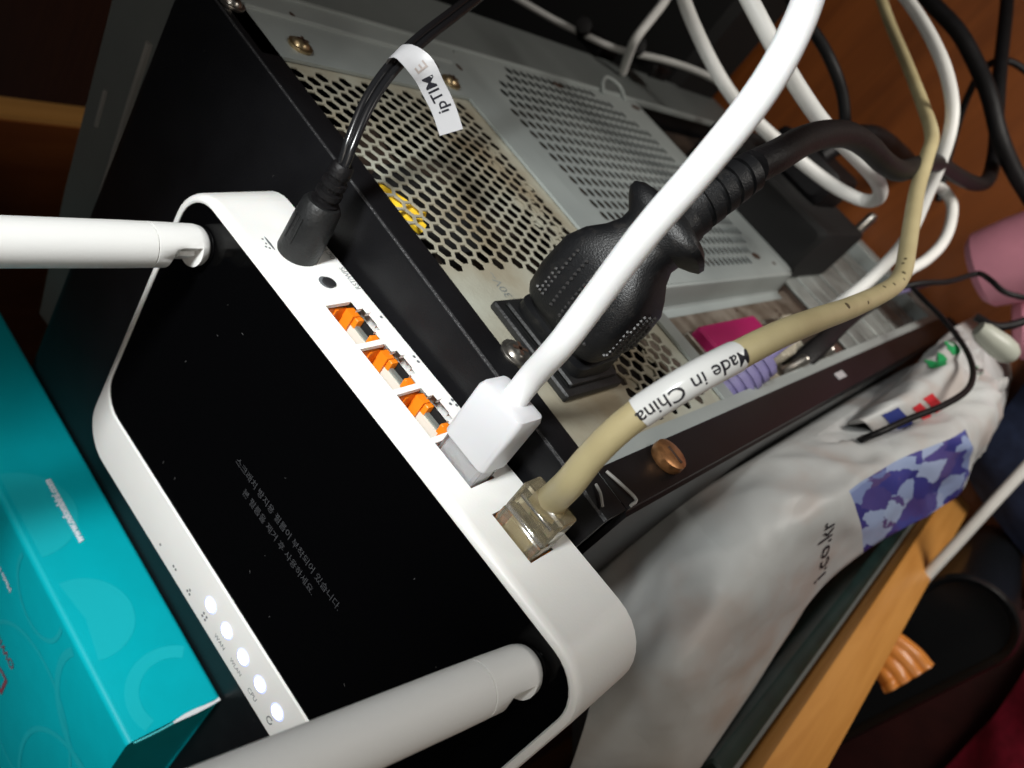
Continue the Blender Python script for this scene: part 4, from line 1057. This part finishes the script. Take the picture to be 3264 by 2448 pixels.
def bag(name, G, nu, nv, amp, mat, label, drop):
    f = grid_surface(G)
    def fs(u, v):
        p = f(u, v); e = 0.01
        n = (f(min(1, u + e), v) - f(max(0, u - e), v)).cross(f(u, min(1, v + e)) - f(u, max(0, v - e)))
        n = n.normalized() if n.length > 1e-9 else Vector((0, 0, 1))
        if n.z < 0: n = -n
        w = amp * min(1, 6 * v + .3, 6 * (1 - v) + .3) * (0.30 + 1.5 * u * u)
        return p + n * wrinkle(p, w), n
    o = tag(empty(name, (f(.5, .5).x, f(.5, .5).y, -47)), label, 'bag')
    mb = MB(); uv = []
    P = [[fs(i / nu, j / nv)[0] for j in range(nv + 1)] for i in range(nu + 1)]
    # skirt: the bag bulges and falls to the floor on all sides
    top = []; 
    for i in range(nu + 1):
        row = []
        for k, (dx, dz) in enumerate(((0.1, -drop), (0.0, -drop * .45))): row.append((P[i][0] + Vector((-0.05, 0, dz)), (i / nu, -0.3 + .1 * k)))
        for j in range(nv + 1): row.append((P[i][j], (i / nu, j / nv)))
        for k, (dx, dz) in enumerate(((-0.15, -drop * .25), (-0.7, -drop * 0.6), (-1.6, -drop))): row.append((P[i][nv] + Vector((dx, -0.3, dz)), (i / nu, 1.1 + .1 * k)))
        top.append(row)
    n = len(top[0]); 
    for row in top:
        for p, t in row: mb.v.append(tuple(p)); uv.append(t)
    for i in range(nu):
        for j in range(n - 1):
            mb.f.append((i * n + j, (i + 1) * n + j, (i + 1) * n + j + 1, i * n + j + 1)); mb.mi.append(0)
    mb.f.append(tuple(range(n))); mb.mi.append(0)
    mb.f.append(tuple(nu * n + k for k in reversed(range(n)))); mb.mi.append(0)
    body = mb.build('body', mat, o, smooth=70, uvs=uv)
    return o, fs
b1, f1 = bag('carrier_bag', BAG, 96, 40, 0.30, bag_material('bag_print', (0.50, 0.77, 0.56, 1.2)), 'large white plastic carrier bag with blue picture print beside the tower', 22)
b2, f2 = bag('carrier_bag', BAG2, 40, 24, 0.5, bag_material('bag_plain'), 'smaller white carrier bag with green print behind the larger bag', 10)
def on_bag(f, u0, v0, du, dv):
    """letters: x along du, y along dv (surface parameters per cm)"""
    def fn(x, y):
        p, n = f(u0 + x * du[0] + y * dv[0], v0 + x * du[1] + y * dv[1]); return tuple(p + n * 0.03)
    return fn
lettering('i.co.kr', 1.25, on_bag(f1, 0.425, 0.80, (0.012, -0.090), (-0.030, 0.0)), 'lettering', 'ink', b1)
def blob(f, u, v, ru, rv, mat, parent, n=18, seed=0):
    random.seed(seed); mb = MB(); pts = []
    for k in range(n):
        a = 2 * math.pi * k / n; r = 0.75 + 0.35 * random.random()
        p, nn = f(u + ru * r * math.cos(a), v + rv * r * math.sin(a)); pts.append(tuple(p + nn * 0.03))
    c, nn = f(u, v); i0 = len(pts)
    mb.add(pts + [tuple(c + nn * 0.03)], [(k, (k + 1) % n, i0) for k in range(n)])
    mb.build('print_mark', mat, parent, smooth=0)
blob(f2, 0.62, 0.35, 0.05, 0.16, 'green_ink', b2, seed=2); blob(f2, 0.74, 0.40, 0.03, 0.12, 'green_ink', b2, seed=5); blob(f2, 0.78, 0.92, 0.05, 0.06, 'green_ink', b2, seed=8)
def stripe(f, u0, u1, v0, v1, mat, parent):
    mb = MB(); k = 8
    mb.loft([[tuple(f(u0 + (u1 - u0) * i / k, v0 + (v1 - v0) * j / 4)[0] + f(u0 + (u1 - u0) * i / k, v0 + (v1 - v0) * j / 4)[1] * 0.03) for j in range(5)] for i in range(k + 1)], closed=False)
    mb.build('print_mark', mat, parent)
stripe(f2, 0.25, 0.30, 0.72, 1.0, 'red_ink', b2); stripe(f2, 0.33, 0.385, 0.70, 1.0, 'red_ink', b2); stripe(f2, 0.10, 0.20, 0.62, 0.95, 'blue_ink', b2)
# dark green folder edge between bag and board
o = tag(empty('folder', (8.2, -12, -47)), 'dark green plastic folder standing between carrier bag and wooden board', 'folder')
mb = MB(); mb.box(6.9, 7.6, -30, -8.4, -46.8, -9, .1); mb.build('cover', 'dark_green', o)
mb = MB(); mb.box(7.65, 7.8, -30, -8.6, -46.8, -8.6); mb.build('sheet', 'device_grey', o)

# ---------------------------------------------------------------- clutter at the right
pk = tag(empty('bottle', (0, 6.5, -46)), 'pink bottle lying at the right edge with black cord round it', 'bottle')
mb = MB(); mb.lathe((-0.6, 6.0, -37.0), (0.25, 0.55, 0.05), [(-2.2, 1.1), (-2.1, 1.7), (-1.7, 2.1), (0, 2.3), (4, 2.4), (8, 2.4), (8.3, 2.0)], 28); mb.build('body', 'pink', pk)
mb = MB(); mb.lathe((2.6, 4.0, -38.5), (0.5, 0.6, -0.1), [(-1.0, 1.2), (-.6, 1.8), (1.5, 2.1), (6, 2.2), (6.4, 1.8)], 24); o = mb.build('slipper', 'pink'); tag(o, 'second pink item below the pink bottle at the right edge', 'slipper')
mb = MB(); mb.lathe((2.0, 3.65, -27.5), (0.92, 0.05, -0.38), [(-1.0, 0.35), (-0.7, 0.48), (0.2, 0.58), (0.7, 0.54), (1.0, 0.38), (1.12, 0.15)], 20); o = mb.build('lamp_bulb', 'pale'); tag(o, 'pale rounded bulb end resting by the crumpled bag end', 'bulb')
mb = MB(); f3 = grid_surface([[(3.5, 4, -44), (7, 4, -43), (14, 4, -44)], [(5, 1, -43), (9, 0, -42), (16, -1, -44)], [(6, -3, -43), (9.5, -4, -43), (16, -5, -44)], [(6, -5, -44.5), (9.5, -6, -44.5), (16, -6.5, -44.5)]])
mb.loft([[tuple(f3(i / 24, j / 24)) for j in range(25)] for i in range(25)], closed=False)
mb.loft([[tuple(f3(i / 24, j / 24) - Vector((0, 0, 2.5))) for j in range(25)] for i in range(25)], closed=False)
o = mb.build('cushion', 'navy'); tag(o, 'navy blue cloth cushion on the floor at the right', 'cushion')
# back scratcher: ribbed wooden hand above the black tub
bs = tag(empty('back_scratcher', SCRATCH[0]), 'orange wooden back scratcher, ribbed hand sticking out past the board', 'back scratcher')
sp_ = spline(SCRATCH, 8)
mb = MB(); rings = []
for i, p in enumerate(sp_):
    t = (sp_[min(i + 1, len(sp_) - 1)] - sp_[max(i - 1, 0)]).normalized(); k = i / (len(sp_) - 1)
    tw = (Vector((0.3, 0.55, 0.78))); tw = (tw - t * tw.dot(t)).normalized(); sd = tw.cross(t)
    w = 1.15 + 0.35 * k
    row = []
    for j in range(33):
        s = -1 + 2 * j / 32; rib = 0.16 * k * abs(math.sin(s * math.pi * 2.0)); edge = -0.35 * s ** 6
        row.append(tuple(p + sd * (s * w) + tw * (rib + edge)))
    for j in range(32, -1, -1):
        s = -1 + 2 * j / 32; row.append(tuple(p + sd * (s * w) - tw * (0.45 - 0.2 * k)))
    rings.append(row)
mb.loft(rings, True, True); mb.build('hand', 'scratch_wood', bs, smooth=45)
mb = MB(); mb.tube([SCRATCH[0], (SCRATCH[0][0] - 2.2, SCRATCH[0][1] - 4, SCRATCH[0][2] - 3), (SCRATCH[0][0] - 3, SCRATCH[0][1] - 12, SCRATCH[0][2] - 9)], 0.6, 12); mb.build('handle', 'scratch_wood', bs)
# black tub with a rounded rim standing beside the desk panel
st = tag(empty('tub', (12.6, -20, -47)), 'black plastic tub with shining grey rim at the lower right', 'tub')
def tub(ins, z): return [(p[0], p[1], z) for p in rrect(10.0 + ins, 15.5 - ins, -45 + ins, -5.6 - ins, min(2.7 - ins * 0.5, 2.73 - ins), 0, 10)]
mb = MB(); mb.loft([tub(1.0, -46.8), tub(0.4, -38), tub(0.15, -34.6), tub(0.05, -34.1), tub(0.2, -33.9), tub(0.45, -34.0), tub(0.6, -34.25), tub(1.6, -34.35)], True, True); mb.build('wall', 'leather', st, smooth=50)
mb = MB(); f4 = grid_surface([[(16, -34, -43), (30, -34, -43), (44, -34, -44)], [(16, -14, -43), (30, -10, -43), (44, -8, -44)], [(16, -4, -44.5), (30, -2, -44.5), (44, 0, -44.5)]])
mb.loft([[tuple(f4(i / 16, j / 16)) for j in range(17)] for i in range(17)], closed=False)
mb.loft([[tuple(f4(i / 16, j / 16) - Vector((0, 0, 2))) for j in range(17)] for i in range(17)], closed=False)
o = mb.build('floor_mat', 'maroon'); tag(o, 'dark maroon padded mat beside the black tub', 'mat')
rf = grid_surface([[(22.6, -22, -41), (26, -22, -38), (32, -22, -39)], [(19.8, -13.4, -41), (23.4, -13, -37), (32, -12, -38)], [(17.6, -8.5, -41), (20.5, -7, -39), (28, -5, -40)], [(17, -6, -43), (20, -4, -43), (28, -2, -43.5)]])
mb = MB(); mb.loft([[tuple(rf(i / 30, j / 30) + Vector((0, 0, 0.5 * noise.noise(rf(i / 30, j / 30) * .4)))) for j in range(31)] for i in range(31)], closed=False)
mb.loft([[tuple(rf(i / 30, j / 30) - Vector((0, 0, 3))) for j in range(31)] for i in range(31)], closed=False)
o = mb.build('garment', 'red_fabric'); tag(o, 'crimson fleece garment in the lower right corner', 'clothing')
